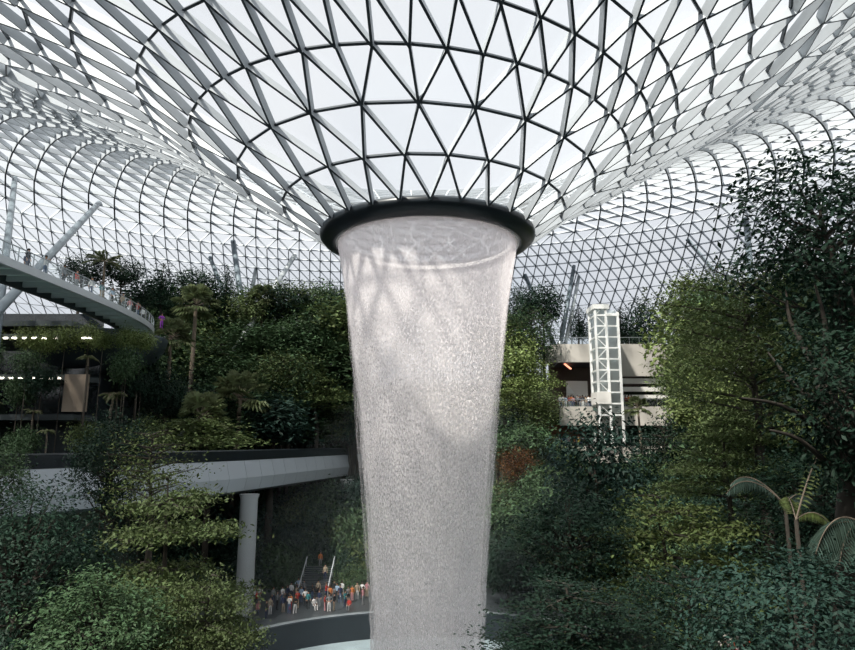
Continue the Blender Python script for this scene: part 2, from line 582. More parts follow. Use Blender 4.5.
# fascia panels with open joints
m_ = MB()
fp = offp
dist = 0
M_FASC = mat('pale_fascia_panel', (0.46, 0.50, 0.54), 0.5, 0, 0.08, 0.25)
fine_p = smooth_pts([(p.x, p.y, 0) for p in fp], 360)
seg = [fine_p[0]]; L_acc = 0
for i in range(1, len(fine_p)):
    L_acc += (fine_p[i] - fine_p[i - 1]).length
    seg.append(fine_p[i])
    if L_acc > 2.9 or i == len(fine_p) - 1:
        if len(seg) > 2:
            a = seg[:]; a[-1] = a[-1].lerp(a[-2], 0.12)
            sweep(m_, a, [(0.30, 0.35), (0.38, 0.30), (0.78, 3.3), (0.45, 3.3), (0.0, 1.6)], 0.0)
        seg = [fine_p[i]]; L_acc = 0
fo = m_.build('fascia_panel', M_FASC, lb); fo['label'] = 'pale grey fascia panels'
m_ = MB(); sweep(m_, offp, [(0.42, 3.32), (0.42, 4.25), (0.62, 4.35), (0.95, 4.35), (0.95, 3.32)], 0.0)
fo = m_.build('parapet', M_BLACK, lb); fo['label'] = 'black parapet band'
m_ = MB(); sweep(m_, offp, [(6.8, 2.9), (6.8, 3.9), (6.5, 3.9), (6.5, 2.9)], 0.0)
m_.build('parapet', M_BLACK, lb)
col = MB()
cpos = at(242, 560, 65)
col.lathe([(0.86, -0.02), (0.86, 10.9), (1.0, 11.38)], 28, (0, 0, 0))
co = col.build('bridge_column', M_CONC, smooth=True); co.location = (cpos.x, 20.5, 0)
tag(co, 'tall round concrete column carrying the curved grey bridge', 'column')
co2 = bpy.data.objects.new('bridge_column', co.data); COL.objects.link(co2); co2.location = (-11.3, 46.5, 0)
tag(co2, 'farther concrete bridge column in the mist beside the waterfall', 'column')

# ------------------------------------------------------------------ upper canopy bridge (left) with ribs and glass balustrade
cb = [(-30.5, -22, 0), (-30.3, -10, 0), (-30.0, -1, 0), (-29.7, 8, 0), (-29.8, 16, 0), (-30.6, 23, 0), (-32.5, 29, 0), (-36, 34, 0)]
cbp = smooth_pts(cb, 70)
O_ = Vector((-30, 8, 0)); ZD = 29.5
cb0 = empty('canopy_bridge', (O_.x, O_.y, ZD))
tag(cb0, 'high curved walkway with glass railing and ribbed underside at upper left', 'walkway')
lp = [p - O_ for p in cbp]
m_ = MB(); sweep(m_, lp, [(0.0, -0.55), (0.0, 0.05), (0.25, 0.05), (0.25, -0.55)])
e_ = m_.build('edge_beam', mat('silver_edge_beam', (0.55, 0.58, 0.60), 0.35, 0.2, 0.08, 1), cb0)
e_['label'] = 'silver curved edge beam'
m_ = MB(); sweep(m_, lp, [(3.3, -0.75), (3.3, 0.05), (3.6, 0.05), (3.6, -0.75)])
m_.build('edge_beam', M_DARK, cb0)
m_ = MB(); sweep(m_, lp, [(0.25, -0.06), (0.25, 0.02), (3.3, 0.02), (3.3, -0.06)])
m_.build('deck', mat('pale_green_glass_deck', (0.50, 0.60, 0.57), 0.3, 0, 0.15, 0.8, transl=0.65), cb0)
POSTS = []
fine_c = smooth_pts([tuple(p) for p in lp], 260); L_acc = 0; ribs = MB(); posts = MB(); la2 = 0
for i in range(1, len(fine_c)):
    dd = (fine_c[i] - fine_c[i - 1]); L_acc += dd.length; la2 += dd.length
    t = dd.normalized(); l = Vector((-t.y, t.x, 0))
    if L_acc > 1.9:
        L_acc = 0
        a = fine_c[i] + l * 0.25; b = fine_c[i] + l * 3.3
        ribs = MB(); ribs.bar(a + Vector((0, 0, -0.3)), b + Vector((0, 0, -0.3)), 0.25, 0.42); ribs.build('rib', M_STEEL, cb0)
    if la2 > 1.5:
        la2 = 0
        a = fine_c[i] + l * 0.12
        for a in (a, fine_c[i] + l * 3.5):
            posts = MB(); posts.bar(a, a + Vector((0, 0, 1.15)), 0.06, 0.06); posts.build('railing_post', M_RAILM, cb0); POSTS.append((a - fine_c[i]).length)
for off_ in (0.12, 3.5):
    m_ = MB(); sweep(m_, lp, [(off_ - .01, 0.08), (off_ - .01, 1.05), (off_ + .01, 1.05), (off_ + .01, 0.08)])
    m_.build('railing_glass', M_GLASS, cb0)
    m_ = MB(); sweep(m_, lp, [(off_ - .04, 1.1), (off_ - .04, 1.17), (off_ + .04, 1.17), (off_ + .04, 1.1)])
    hr_ = m_.build('handrail', M_RAILM, cb0)
    posts_ = [c for c in cb0.children if c.name.startswith('railing_post')]
    for c_, l_ in zip(posts_, POSTS[:]):
        if abs(l_ - off_) < .2: c_.parent = hr_
    POSTS = [l_ for l_ in POSTS if abs(l_ - off_) >= .2]

# ------------------------------------------------------------------ dark stepped building under the walkway
M_LAMP = bpy.data.materials.new('lit_strip'); M_LAMP.use_nodes = True
pb = M_LAMP.node_tree.nodes['Principled BSDF']
pb.inputs['Emission Color'].default_value = (1.0, 0.93, 0.78, 1); pb.inputs['Emission Strength'].default_value = 7.0
M_DGL = mat('dark_shop_glass', (0.015, 0.022, 0.028), 0.08, 0, 0.3, 0.4, spec=0.8)
bx = empty('terraced_building', (-45, 27, 0))
tag(bx, 'dark terraced building front with lamp rows and planters under the walkway', 'building')
def LB(mb, x0, x1, y0, y1, z0, z1, o=(-45, 27, 0), mi=0):
    mb.box(((x0 + x1) / 2 - o[0], (y0 + y1) / 2 - o[1], (z0 + z1) / 2 - o[2]), (x1 - x0, y1 - y0, z1 - z0), 0, mi)
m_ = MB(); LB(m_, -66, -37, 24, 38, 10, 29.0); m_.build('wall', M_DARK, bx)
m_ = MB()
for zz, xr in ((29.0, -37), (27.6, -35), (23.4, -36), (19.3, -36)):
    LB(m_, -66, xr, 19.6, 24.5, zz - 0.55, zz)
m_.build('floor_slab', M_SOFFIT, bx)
m_ = MB()
for zz in (27.6, 23.4): LB(m_, -66, -36, 23.9, 24.02, zz + 0.4, zz + 3.0)
LB(m_, -66, -36, 23.9, 24.02, 19.6, 22.6)
m_.build('shop_window', M_DGL, bx)
pnl = MB(); a = at(65, 412, 66); b = at(92, 375, 66)
LB(pnl, a.x, b.x, 19.3, 19.62, a.z, b.z)
po = pnl.build('wall_panel', mat('tan_stone_panel', (0.34, 0.27, 0.21), 0.6, 0, 0.35, 0.8), bx); po['label'] = 'tan lit wall panel'
for zz, xs in ((27.15, (2, 11, 21, 31, 41, 52, 81, 87)), (23.0, (3, 12, 22, 34, 42, 52, 60, 72, 78))):
    for px in xs:
        w_ = at(px, 350, 65.2)
        l_ = MB(); l_.box((w_.x + 45, 19.5 - 27, zz), (0.42, 0.12, 0.16)); lo = l_.build('lamp', M_LAMP, bx)
# curved dark soffit drum beneath the walkway end
dr_ = MB()
prof_ = [(0.3, -5.2), (4.0, -5.0), (6.0, -4.0), (7.3, -2.2), (7.7, -0.95), (7.6, -0.8)]
dr_.lathe(prof_, 48)
do = dr_.build('drum_balcony', mat('smoky_dark_cladding', (0.035, 0.05, 0.06), 0.45, 0, 0.35, 0.4), smooth=True)
do.location = (-38.6, 28, 29.4)
tag(do, 'dark rounded balcony underside below the end of the high walkway', 'balcony')
dk_ = MB(); dk_.lathe([(0.3, -0.8), (7.6, -0.8)], 48); dk_.build('deck', M_SOFFIT, do)

# ------------------------------------------------------------------ right-hand terraces and lift tower
YB = 51.0      # facade plane (97 m from the viewer)
def X(px): return at(px, 355, DC + YB).x
def Z(py): return at(427, py, DC + YB).z
rb = empty('terrace_building', (X(610), YB, 0))
tag(rb, 'sunlit concrete terraces with glass railings beside the white lift tower', 'building')
oo = (X(610), YB, 0)
M_CONCL = mat('warm_concrete', (0.50, 0.47, 0.43), 0.75, 0, 0.10, 0.5)  # one even warm concrete tone
M_BAND = mat('white_render_band', (0.72, 0.70, 0.67), 0.6, 0, 0.05, 0.5)
x0, x1 = X(556), X(690)
ftop = MB()
LB(ftop, X(566), X(594), YB, YB + 0.8, Z(362), Z(344), oo)
# rounded nose at the left end
for s_ in range(8):
    a0 = math.pi / 2 * s_ / 8; a1 = math.pi / 2 * (s_ + 1) / 8
    cx_, cy_ = X(566), YB + 3.5
    p0 = (cx_ - 3.0 * math.sin(a0), cy_ - 3.5 * math.cos(a0)); p1 = (cx_ - 3.0 * math.sin(a1), cy_ - 3.5 * math.cos(a1))
    q0 = (cx_ - 2.4 * math.sin(a0), cy_ - 2.8 * math.cos(a0)); q1 = (cx_ - 2.4 * math.sin(a1), cy_ - 2.8 * math.cos(a1))
    pts_ = [(p[0] - oo[0], p[1] - oo[1], zz) for zz in (Z(362), Z(344)) for p in (p0, p1, q1, q0)]
    ftop.hexa(pts_)
ftop.build('upper_fascia', M_CONCL, rb)
f2 = MB(); LB(f2, X(611), X(692), YB, YB + 0.8, Z(376), Z(344), oo); f2.build('upper_fascia', M_CONCL, rb)
dk = MB(); LB(dk, X(560), X(692), YB + 0.4, YB + 12, Z(346), Z(344), oo); dk.build('roof_deck', M_CONC, rb)
bk = MB(); LB(bk, X(558), X(692), YB + 7.5, YB + 8.2, Z(407), Z(346), oo); bk.build('back_wall', mat('dark_brown_wall', (0.10, 0.075, 0.06), 0.7, 0, 0.2, 0.5), rb)  # one even dark brown
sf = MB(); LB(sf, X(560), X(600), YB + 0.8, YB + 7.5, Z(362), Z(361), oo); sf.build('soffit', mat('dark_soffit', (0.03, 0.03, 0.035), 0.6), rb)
ls = MB(); ls.bar((X(566) - oo[0], 1.2, Z(363.0)), (X(577) - oo[0], 4.6, Z(365.5)), 0.28, 0.12)
M_ORL = bpy.data.materials.new('orange_strip_light'); M_ORL.use_nodes = True
pb = M_ORL.node_tree.nodes['Principled BSDF']; pb.inputs['Emission Color'].default_value = (1.0, 0.35, 0.2, 1); pb.inputs['Emission Strength'].default_value = 2.0
so = ls.build('strip_light', M_ORL, rb); so['label'] = 'orange strip light'
bd = MB()
LB(bd, X(572), X(594), YB + 4.8, YB + 5.2, Z(395), Z(378), oo)
for ya, yb_ in ((383, 378), (391, 386.5), (398, 394.5)): LB(bd, X(611), X(692), YB + 0.6, YB + 1.4, Z(ya), Z(yb_), oo)
bd.build('white_band', M_BAND, rb)
cv = MB()
cp0 = Vector((X(573) - oo[0], 4.6, Z(390)))
cv.raw([(X(572) - oo[0], 4.6, Z(380)), (X(572) - oo[0], 4.6, Z(391)), (X(580) - oo[0], 4.6, Z(391)), (X(572) - oo[0], 4.75, Z(380)), (X(572) - oo[0], 4.75, Z(391)), (X(580) - oo[0], 4.75, Z(391))],
       [(0, 1, 2), (5, 4, 3), (0, 3, 4, 1), (1, 4, 5, 2), (2, 5, 3, 0)])
cv.build('sail_panel', M_WHITE, rb)
fl = MB(); LB(fl, X(556), X(692), YB - 2.4, YB + 8, Z(410), Z(408), oo); fl.build('terrace_floor', M_CONC, rb)
fp_ = MB(); LB(fp_, X(554), X(692), YB - 2.9, YB - 2.3, Z(426), Z(407.5), oo); fp_.build('terrace_parapet', M_CONCL, rb)
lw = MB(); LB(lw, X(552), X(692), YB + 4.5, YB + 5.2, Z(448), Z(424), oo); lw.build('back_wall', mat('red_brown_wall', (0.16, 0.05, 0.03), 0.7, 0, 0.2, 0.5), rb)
lf = MB(); LB(lf, X(548), X(692), YB - 3, YB + 5, Z(449.5), Z(448), oo); lf.build('terrace_floor', M_CONC, rb)
lp_ = MB(); LB(lp_, X(546), X(692), YB - 3.4, YB - 3.0, Z(462), Z(446), oo); lp_.build('terrace_parapet', M_CONCL, rb)
def railing(xa, xb, y, z, name='railing'):
    r_ = MB(); LB(r_, xa, xb, y - .02, y + .02, z + .05, z + 1.0, oo); r_.build('railing_glass', M_GLASS, rb)
    r_ = MB(); LB(r_, xa, xb, y - .05, y + .05, z + 1.03, z + 1.12, oo)
    n_ = int((xb - xa) / 1.5)
    for i in range(n_ + 1):
        xx = xa + (xb - xa) * i / n_
        LB(r_, xx - .03, xx + .03, y - .03, y + .03, z, z + 1.05, oo)
    r_.build('railing_frame', M_RAILM, rb)
railing(X(562), X(594), YB + 0.3, Z(344)); railing(X(611), X(690), YB + 0.3, Z(344)); railing(X(554), X(690), YB - 2.6, Z(407.5)); railing(X(548), X(690), YB - 3.2, Z(446))

YT = YB - 2.0 - 3.6
def Xt(px): return at(px, 400, DC + YT).x
def Zt(py): return at(427, py, DC + YT).z
lt = empty('lift_tower', ((Xt(591) + Xt(616)) / 2, YT + 1.7, 0))
tag(lt, 'tall white steel and glass lift tower rising between the terraces', 'lift tower')
ot = tuple(lt.location)
frm = MB()
xl, xm, xr = Xt(599), Xt(610), Xt(622)
for xx in (xl, xm, xr):
    for yy in (YT, YT + 3.4):
        LB(frm, xx - .16, xx + .16, yy - .16, yy + .16, Zt(415) - 4, Zt(305 if xx < xr else 312), ot)
frm.build('post', M_WHITE, lt)
z_ = Zt(415); k_ = 0
br = MB()
while z_ < Zt(308):
    for yy in (YT, YT + 3.4): LB(br, xl, xr, yy - .09, yy + .09, z_ - .11, z_ + .11, ot)
    for xx in (xl, xm, xr): LB(br, xx - .09, xx + .09, YT, YT + 3.4, z_ - .11, z_ + .11, ot)
    if k_ % 2: br.bar((xl - ot[0], YT - ot[1], z_), (xm - ot[0], YT - ot[1], z_ + 1.6), .1, .1)
    else: br.bar((xm - ot[0], YT - ot[1], z_), (xl - ot[0], YT - ot[1], z_ + 1.6), .1, .1)
    z_ += 1.6; k_ += 1
br.build('cross_brace', M_WHITE, lt)
gg = MB(); LB(gg, xl + .2, xr - .2, YT + .15, YT + 3.2, Zt(412), Zt(310), ot); gg.build('glass_pane', glass('lift_glass', (0.88, 0.93, 0.95), 0.45, (0.9, 0.93, 0.93), 0.05), lt)
cap = MB(); LB(cap, xl - .3, xm + .5, YT - .3, YT + 3.7, Zt(309), Zt(304.5), ot); LB(cap, xm, xr + .2, YT - .2, YT + 3.5, Zt(316), Zt(313.5), ot); cap.build('roof_cap', M_WHITE, lt)
car = MB(); LB(car, xl - 0.4, xm + 0.1, YT - 0.3, YT + 2.8, Zt(404), Zt(392), ot); car.build('lift_car', M_BAND, lt)

# ------------------------------------------------------------------ leaning roof struts
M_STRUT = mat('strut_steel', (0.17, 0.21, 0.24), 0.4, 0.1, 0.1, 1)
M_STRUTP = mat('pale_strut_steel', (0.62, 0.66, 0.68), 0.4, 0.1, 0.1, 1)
def strut(px0, py0, px1, py1, d1, wpx, label, pale=False, gz=None):
    top = on_roof(px0, py0)
    if top is None: top = at(px0, py0, d1 + 10)
    bot = at(px1, py1, d1)
    d = (bot - top).normalized()
    dd = ((top.y + DC) + d1) / 2
    rad = (wpx + 1.0) / 2 * dd / F
    gz = ground(bot.x, bot.y) if gz is None else gz
    e = bot + d * max(0, min(45, (bot.z - gz) / max(0.25, -d.z)))
    m_ = MB(); m_.tube([top, top.lerp(e, 0.5), e], [rad * 0.9, rad, rad * 0.9], 14)
    o = m_.build('roof_strut', M_STRUTP if pale else M_STRUT, smooth=True)
    # origin at its foot
    o.data.transform(Matrix.Translation(-e)); o.location = e
    c_ = MB(); c_.lathe([(rad * 1.5, -0.2), (rad * 1.5, 0.25), (rad * 1.05, 0.6)], 14); c_.v = [tuple(Vector(v)) for v in c_.v]
    h_ = c_.build('foot_collar', M_RAILM, o)
    tag(o, label, 'roof strut')
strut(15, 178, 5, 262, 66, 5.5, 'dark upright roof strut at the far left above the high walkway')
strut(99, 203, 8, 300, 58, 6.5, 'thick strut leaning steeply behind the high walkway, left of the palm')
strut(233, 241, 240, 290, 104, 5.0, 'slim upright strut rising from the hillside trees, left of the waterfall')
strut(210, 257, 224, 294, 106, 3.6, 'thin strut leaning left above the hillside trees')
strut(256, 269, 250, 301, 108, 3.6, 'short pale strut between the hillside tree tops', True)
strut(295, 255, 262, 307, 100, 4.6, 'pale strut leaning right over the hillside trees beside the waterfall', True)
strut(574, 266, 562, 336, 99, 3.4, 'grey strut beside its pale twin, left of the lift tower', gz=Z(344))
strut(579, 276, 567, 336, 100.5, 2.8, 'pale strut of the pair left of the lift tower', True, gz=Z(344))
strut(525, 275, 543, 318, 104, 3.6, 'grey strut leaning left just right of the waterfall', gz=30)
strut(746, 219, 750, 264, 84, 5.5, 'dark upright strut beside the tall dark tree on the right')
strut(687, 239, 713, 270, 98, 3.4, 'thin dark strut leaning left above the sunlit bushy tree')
# ------------------------------------------------------------------ plants
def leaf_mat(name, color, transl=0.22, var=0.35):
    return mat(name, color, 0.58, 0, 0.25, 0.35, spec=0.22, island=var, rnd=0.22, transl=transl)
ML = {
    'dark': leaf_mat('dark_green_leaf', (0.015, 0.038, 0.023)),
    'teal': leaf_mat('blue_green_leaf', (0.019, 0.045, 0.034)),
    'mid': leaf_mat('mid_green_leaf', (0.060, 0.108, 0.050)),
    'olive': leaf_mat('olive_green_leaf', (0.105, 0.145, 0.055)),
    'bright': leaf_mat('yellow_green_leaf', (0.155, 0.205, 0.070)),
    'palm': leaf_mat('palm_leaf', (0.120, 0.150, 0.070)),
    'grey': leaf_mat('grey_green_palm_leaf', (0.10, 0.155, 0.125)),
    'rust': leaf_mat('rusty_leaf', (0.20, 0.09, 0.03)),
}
M_BARK = mat('dark_bark', (0.045, 0.038, 0.030), 0.85, 0, 0.4, 2.0, bump=0.4)
M_BARKP = mat('pale_bark', (0.20, 0.16, 0.12), 0.8, 0, 0.3, 2.0, bump=0.3)

def leaves_mesh(name, C, Nrm, size, m, aspect=0.45, droop=0.0, rs=None):
    """one folded diamond leaf per centre, facing Nrm with random heading"""
    rs = rs or rng
    n = len(C)
    C = np.asarray(C, float); Nrm = np.asarray(Nrm, float)
    Nrm /= np.linalg.norm(Nrm, axis=1, keepdims=True) + 1e-9
    rd = rs.normal(size=(n, 3))
    T = np.cross(Nrm, rd); T /= np.linalg.norm(T, axis=1, keepdims=True) + 1e-9
    T[:, 2] -= droop; T /= np.linalg.norm(T, axis=1, keepdims=True) + 1e-9
    B = np.cross(Nrm, T)
    sz = (size * rs.uniform(0.65, 1.25, n))[:, None]
    v = np.empty((n, 4, 3))
    v[:, 0] = C - T * sz * 0.5
    v[:, 1] = C + B * sz * aspect * 0.5 + Nrm * sz * 0.07
    v[:, 2] = C + T * sz * 0.5
    v[:, 3] = C - B * sz * aspect * 0.5 + Nrm * sz * 0.07
    v = v.reshape(-1, 3)
    me = bpy.data.meshes.new(name)
    me.vertices.add(4 * n); me.vertices.foreach_set('co', v.ravel())
    i0 = np.arange(n) * 4
    loops = np.stack([i0, i0 + 1, i0 + 2, i0, i0 + 2, i0 + 3], 1).ravel()
    me.loops.add(6 * n); me.loops.foreach_set('vertex_index', loops.astype(np.int32))
    me.polygons.add(2 * n)
    me.polygons.foreach_set('loop_start', (np.arange(2 * n) * 3).astype(np.int32))
    me.update(calc_edges=True)
    me.materials.append(m)
    return me

def up_normals(n, tilt, rs):
    v = rs.normal(size=(n, 3)) * tilt * 1.4
    v[:, 2] = np.abs(v[:, 2]) * 0.5 + 1
    return v

def tree(kind, rad, height, leaf, nl, m, seed, bark=None, trunk_h=4.0, stems=1, crown_frac=1.0):
    """returns (trunk mesh builder, leaf mesh); origin at trunk base, crown spans trunk_h .. trunk_h + height"""
    rs = np.random.default_rng(seed)
    tb = MB(); C = []; Nn = []
    H = trunk_h + height
    lean = rs.normal(size=2) * 0.03 * H
    def axis(z):
        t = z / H
        return np.array([lean[0] * t + 0.12 * math.sin(z * .9 + seed), lean[1] * t + 0.12 * math.cos(z * .7 + seed), z])
    tr = max(0.07, 0.022 * H)
    if kind in ('tier', 'spray', 'cone'):
        tb.tube([axis(z) for z in np.linspace(0, H * 0.97, 9)], [tr * (1.25 - 1.1 * i / 8) for i in range(9)], 7)
        nb = {'tier': 26, 'spray': 40, 'cone': 34}[kind]
        W = []; brs = []
        for b in range(nb):
            f = (b + rs.uniform(0, .8)) / nb
            if kind == 'cone': L = rad * (1 - f * 0.85) * rs.uniform(0.75, 1.1)
            elif kind == 'tier': 
                f = round(f * 6) / 6 + rs.normal() * 0.015
                L = rad * math.sqrt(max(0.06, 1 - (f * 1.02) ** 2)) * rs.uniform(0.6, 1.1)
            else: L = rad * (0.35 + 0.75 * math.sin(math.pi * min(1, max(0, 0.12 + f * 0.8)))) * rs.uniform(0.6, 1.1)
            z0 = trunk_h + height * min(max(f, 0), 0.97)
            az = b * 2.399 + rs.normal() * 0.3
            rise = {'tier': 0.10, 'spray': 0.35, 'cone': 0.05}[kind] + rs.normal() * 0.08
            d = np.array([math.cos(az), math.sin(az), rise])
            p0 = axis(z0)
            pts = [p0 + d * L * t + np.array([0, 0, -0.12 * L * t * t]) for t in (0, .33, .66, 1)]
            tb.tube(pts, [tr * .42, tr * .28, tr * .16, tr * .05], 5, caps=False)
            brs.append((pts, d, L)); W.append(L ** 1.7)
            # side twigs
            for q in range(4):
                t = rs.uniform(.35, .9); s_ = 1 if q % 2 else -1
                pp = p0 + d * L * t + np.array([0, 0, -0.12 * L * t * t])
                sd = np.array([-d[1], d[0], 0]) * s_ + d * 0.8
                tb.tube([pp, pp + sd * L * .28], [tr * .12, tr * .03], 4, caps=False)
        W = np.array(W) / sum(W)
        cnt = (W * nl).astype(int)
        for (pts, d, L), c in zip(brs, cnt):
            # clusters along the branch and its fan of twigs
            nc = max(4, int(c / 30))
            for q in range(nc):
                t = rs.uniform(.18, 1.04) ** 0.8
                w_ = L * 0.42 * (1 - abs(t - .62)) * rs.normal() * .75
                ctr = pts[0] + d * L * t + np.array([-d[1], d[0], 0]) * w_ + np.array([0, 0, -0.12 * L * t * t - 0.03 * L * abs(w_) / max(L, .1)])
                k = max(3, int(c / nc))
                sp = leaf * (2.2 if kind != 'spray' else 2.6)
                off = rs.normal(size=(k, 3)) * np.array([sp, sp, sp * (.30 if kind != 'spray' else .6)])
                C.append(ctr + off); Nn.append(up_normals(k, 0.55, rs))
    elif kind in ('dome', 'column', 'bush'):
        n_st = stems
        for s_ in range(n_st):
            a0 = rs.uniform(0, 6.28)
            ex = np.array([math.cos(a0), math.sin(a0), 0]) * rad * 0.25 * (n_st > 1)
            tb.tube([axis(z) * 1.0 + ex * (z / H) for z in np.linspace(0, H * 0.9, 7)], [tr * (1.1 - .95 * i / 6) / math.sqrt(n_st) for i in range(7)], 7)
        nclus = max(24, int(nl / 55))
        for q in range(nclus):
            u = rs.normal(size=3); u /= np.linalg.norm(u)
            rr = rs.uniform(0.25, 1) ** 0.45
            if kind == 'column': e = np.array([rad * (0.7 + .3 * rs.random()), rad * (0.7 + .3 * rs.random()), height / 2])
            else: e = np.array([rad, rad, height / 2])
            lump = 1 + 0.22 * noise.noise(Vector(u * 2.2 + seed))
            c0 = u * rr * e * lump
            zc = trunk_h + height / 2
            ctr = axis(zc) + c0
            if kind != 'bush' and q % 3 == 0:
                b0 = axis(max(trunk_h * .7, ctr[2] - rad * .5))
                tb.tube([b0, b0 * .5 + ctr * .5 + np.array([0, 0, -.1 * rad]), ctr], [tr * .35, tr * .2, tr * .05], 5, caps=False)
            k = max(6, int(nl / nclus))
            sp = max(leaf * 2.0, rad * 0.13)
            off = rs.normal(size=(k, 3)) * np.array([sp, sp, sp * .62])
            C.append(ctr + off)
            nn = up_normals(k, 0.6, rs) + u * 0.7
            Nn.append(nn)
    C = np.concatenate(C); Nn = np.concatenate(Nn)
    return tb, leaves_mesh('leaves', C, Nn, leaf, m, rs=rs)

def frond_quads(mb, base, azim, L, rise, droop, width, seg=14, twist=0.0, gap=1.0, lw=0.05):
    """one pinnate frond: rachis tube + narrow leaflets"""
    d = Vector((math.cos(azim), math.sin(azim), 0)); s_ = Vector((-d.y, d.x, 0)).lerp(Vector((0, 0, 1)), twist).normalized()
    pts = []
    for i in range(seg + 1):
        t = i / seg
        pts.append(Vector(base) + d * L * (t - 0.18 * t * t) + Vector((0, 0, L * (rise * t - droop * t * t))))
    mb.tube(pts, [0.035 * L / 3 * (1 - .8 * i / seg) + .004 for i in range(seg + 1)], 5, caps=False, mi=1)
    nlf = int(seg * 3 * gap)
    for i in range(nlf):
        t = 0.12 + 0.88 * i / nlf
        k = min(int(t * seg), seg - 1); u = t * seg - k
        p = pts[k].lerp(pts[k + 1], u); tg = (pts[k + 1] - pts[k]).normalized()
        ll = width * math.sin(math.pi * min(1, 0.12 + 0.86 * t)) ** 0.7
        for sg in (-1, 1):
            dr = (s_ * sg + tg * 0.55 + Vector((0, 0, -0.42))).normalized()
            mid = p + dr * ll * 0.5; tip = p + dr * ll + Vector((0, 0, -0.25 * ll))
            wv = tg * lw * L / 3
            mb.raw([p, mid - wv, tip, mid + wv], [(0, 1, 2), (0, 2, 3)], 0)

def palm(trunk_h, L, nfr, m, seed, rise=(0.15, 0.95), droop=0.6, width=0.5, thick=0.16, lean=0.05):
    rs = random.Random(seed)
    top = Vector((trunk_h * lean * rs.uniform(-1, 1), trunk_h * lean * rs.uniform(-1, 1), trunk_h))
    tb = MB(); tb.tube([(0, 0, 0), top * 0.5 + Vector((.1, 0, 0)), top], [thick * 1.2, thick, thick * .8], 9)
    fr = MB()
    for i in range(nfr):
        frond_quads(fr, top, i * 2.399 + rs.uniform(-.2, .2), L * rs.uniform(.8, 1.1), rs.uniform(*rise), droop * rs.uniform(.8, 1.2), width * L / 3, seg=9)
    return tb, fr

def fan_palm(trunk_h, L, nfr, m, seed, thick=0.16):
    rs = random.Random(seed)
    top = Vector((0.2 * rs.uniform(-1, 1), 0.2 * rs.uniform(-1, 1), trunk_h))
    tb = MB(); tb.tube([(0, 0, 0), top * .5, top], [thick * 1.2, thick, thick * .85], 9)
    fr = MB()
    for i in range(nfr):
        az = i * 2.399; el = rs.uniform(-0.5, 1.25)
        d = Vector((math.cos(az) * math.cos(el), math.sin(az) * math.cos(el), math.sin(el)))
        st = L * rs.uniform(.45, .6); hub = top + d * st
        fr.tube([top, hub], [.025, .015], 4, caps=False, mi=1)
        sd = d.orthogonal().normalized() if abs(d.z) > .9 else Vector((-d.y, d.x, 0)).normalized()
        for k in range(13):
            a = (k / 12 - .5) * 3.6
            dr = (d * math.cos(a) + sd * math.sin(a)).normalized()
            ll = L * .5 * (1 - .12 * abs(a)); w_ = dr.cross(d.cross(sd)).normalized() * ll * .11
            mid = hub + dr * ll * .55; tip = hub + dr * ll + Vector((0, 0, -.35 * ll))
            fr.raw([hub, mid - w_, tip, mid + w_], [(0, 1, 2), (0, 2, 3)], 0)
    return tb, fr

TPL = {}
def template(key, *a, bark=None, **k):
    kind = a[0]
    tb, lm = tree(*a, **k)
    me = bpy.data.meshes.new('trunk'); me.from_pydata(tb.v, [], tb.f); me.materials.append(bark or M_BARK)
    TPL[key] = (me, lm, a[1], a[2], k.get('trunk_h', 4.0))
def palm_template(key, fn, trunk_h, L, nfr, m, seed, bark=None, **k):
    tb, fr = fn(trunk_h, L, nfr, m, seed, **k)
    me = bpy.data.meshes.new('trunk'); me.from_pydata(tb.v, [], tb.f); me.materials.append(bark or M_BARKP)
    lm = bpy.data.meshes.new('fronds'); lm.from_pydata(fr.v, [], fr.f); lm.materials.append(m); lm.materials.append(bark or M_BARKP)
    lm.polygons.foreach_set('material_index', fr.mi)
    TPL[key] = (me, lm, L, L * .8, trunk_h)

# crown centre at a picture point and distance; scaled so its half width is hw pixels; the trunk reaches the ground
def plant(key, px, py, d, hw, label, cat='tree', group=None, hh=None, m=None, name='tree', rz=None, gz=None):
    tm, lm, rad, height, th = TPL[key]
    c = at(px, py, d)
    for _ in range(12):
        hit = ROOF.find_nearest(c)
        if d > 60 and hit[0] is not None and hit[3] < hw / F * d * 0.95 + 0.5: d -= 2; c = at(px, py, d)
        else: break
    dn = 0.5 if d > 40 else -0.5
    for _ in range(80):                      # nothing grows inside the pool
        if math.hypot(c.x, c.y) < 22.6 and c.z > -2: d += dn; c = at(px, py, d)
        else: break
    s_ = hw / F * (d * 1.0) / rad
    sz = s_ if hh is None else (hh * 2 / F * d) / height
    g0 = ground(c.x, c.y) if gz is None else gz
    frond = lm.name.startswith('fronds')
    zc = (th + (0 if frond else height / 2)) * sz
    base = c.z - zc
    # base is where the modelled trunk would stand: stretch the trunk (only) by adding a lower bole
    o = empty(name, (c.x, c.y, min(base, g0) if base < g0 + 0.3 else g0), rng.uniform(0, 6.28) if rz is None else rz)
    zoff = base - o.location.z
    lo = bpy.data.objects.new('fronds' if frond else 'leaves', lm); COL.objects.link(lo); lo.parent = o
    lo.location = (0, 0, zoff); lo.scale = (s_, s_, sz)
    if m is not None and not frond:
        lo.material_slots[0].link = 'OBJECT'; lo.material_slots[0].material = m
    to = bpy.data.objects.new('trunk', tm); COL.objects.link(to); to.parent = o
    to.location = (0, 0, zoff); to.scale = (s_, s_, sz)
    if zoff > 0.3:
        bl = MB(); rr_ = max(0.07, 0.022 * (th + (0 if frond else height))) * 1.2 * s_
        if frond: rr_ = 0.19 * s_
        bl.tube([(0, 0, -0.2), (0, 0, zoff + 0.4 * sz)], [rr_ * 1.25, rr_], 8)
        b_ = bl.build('bole', M_BARK, o, smooth=True)
    tag(o, label, cat, group)
    return o

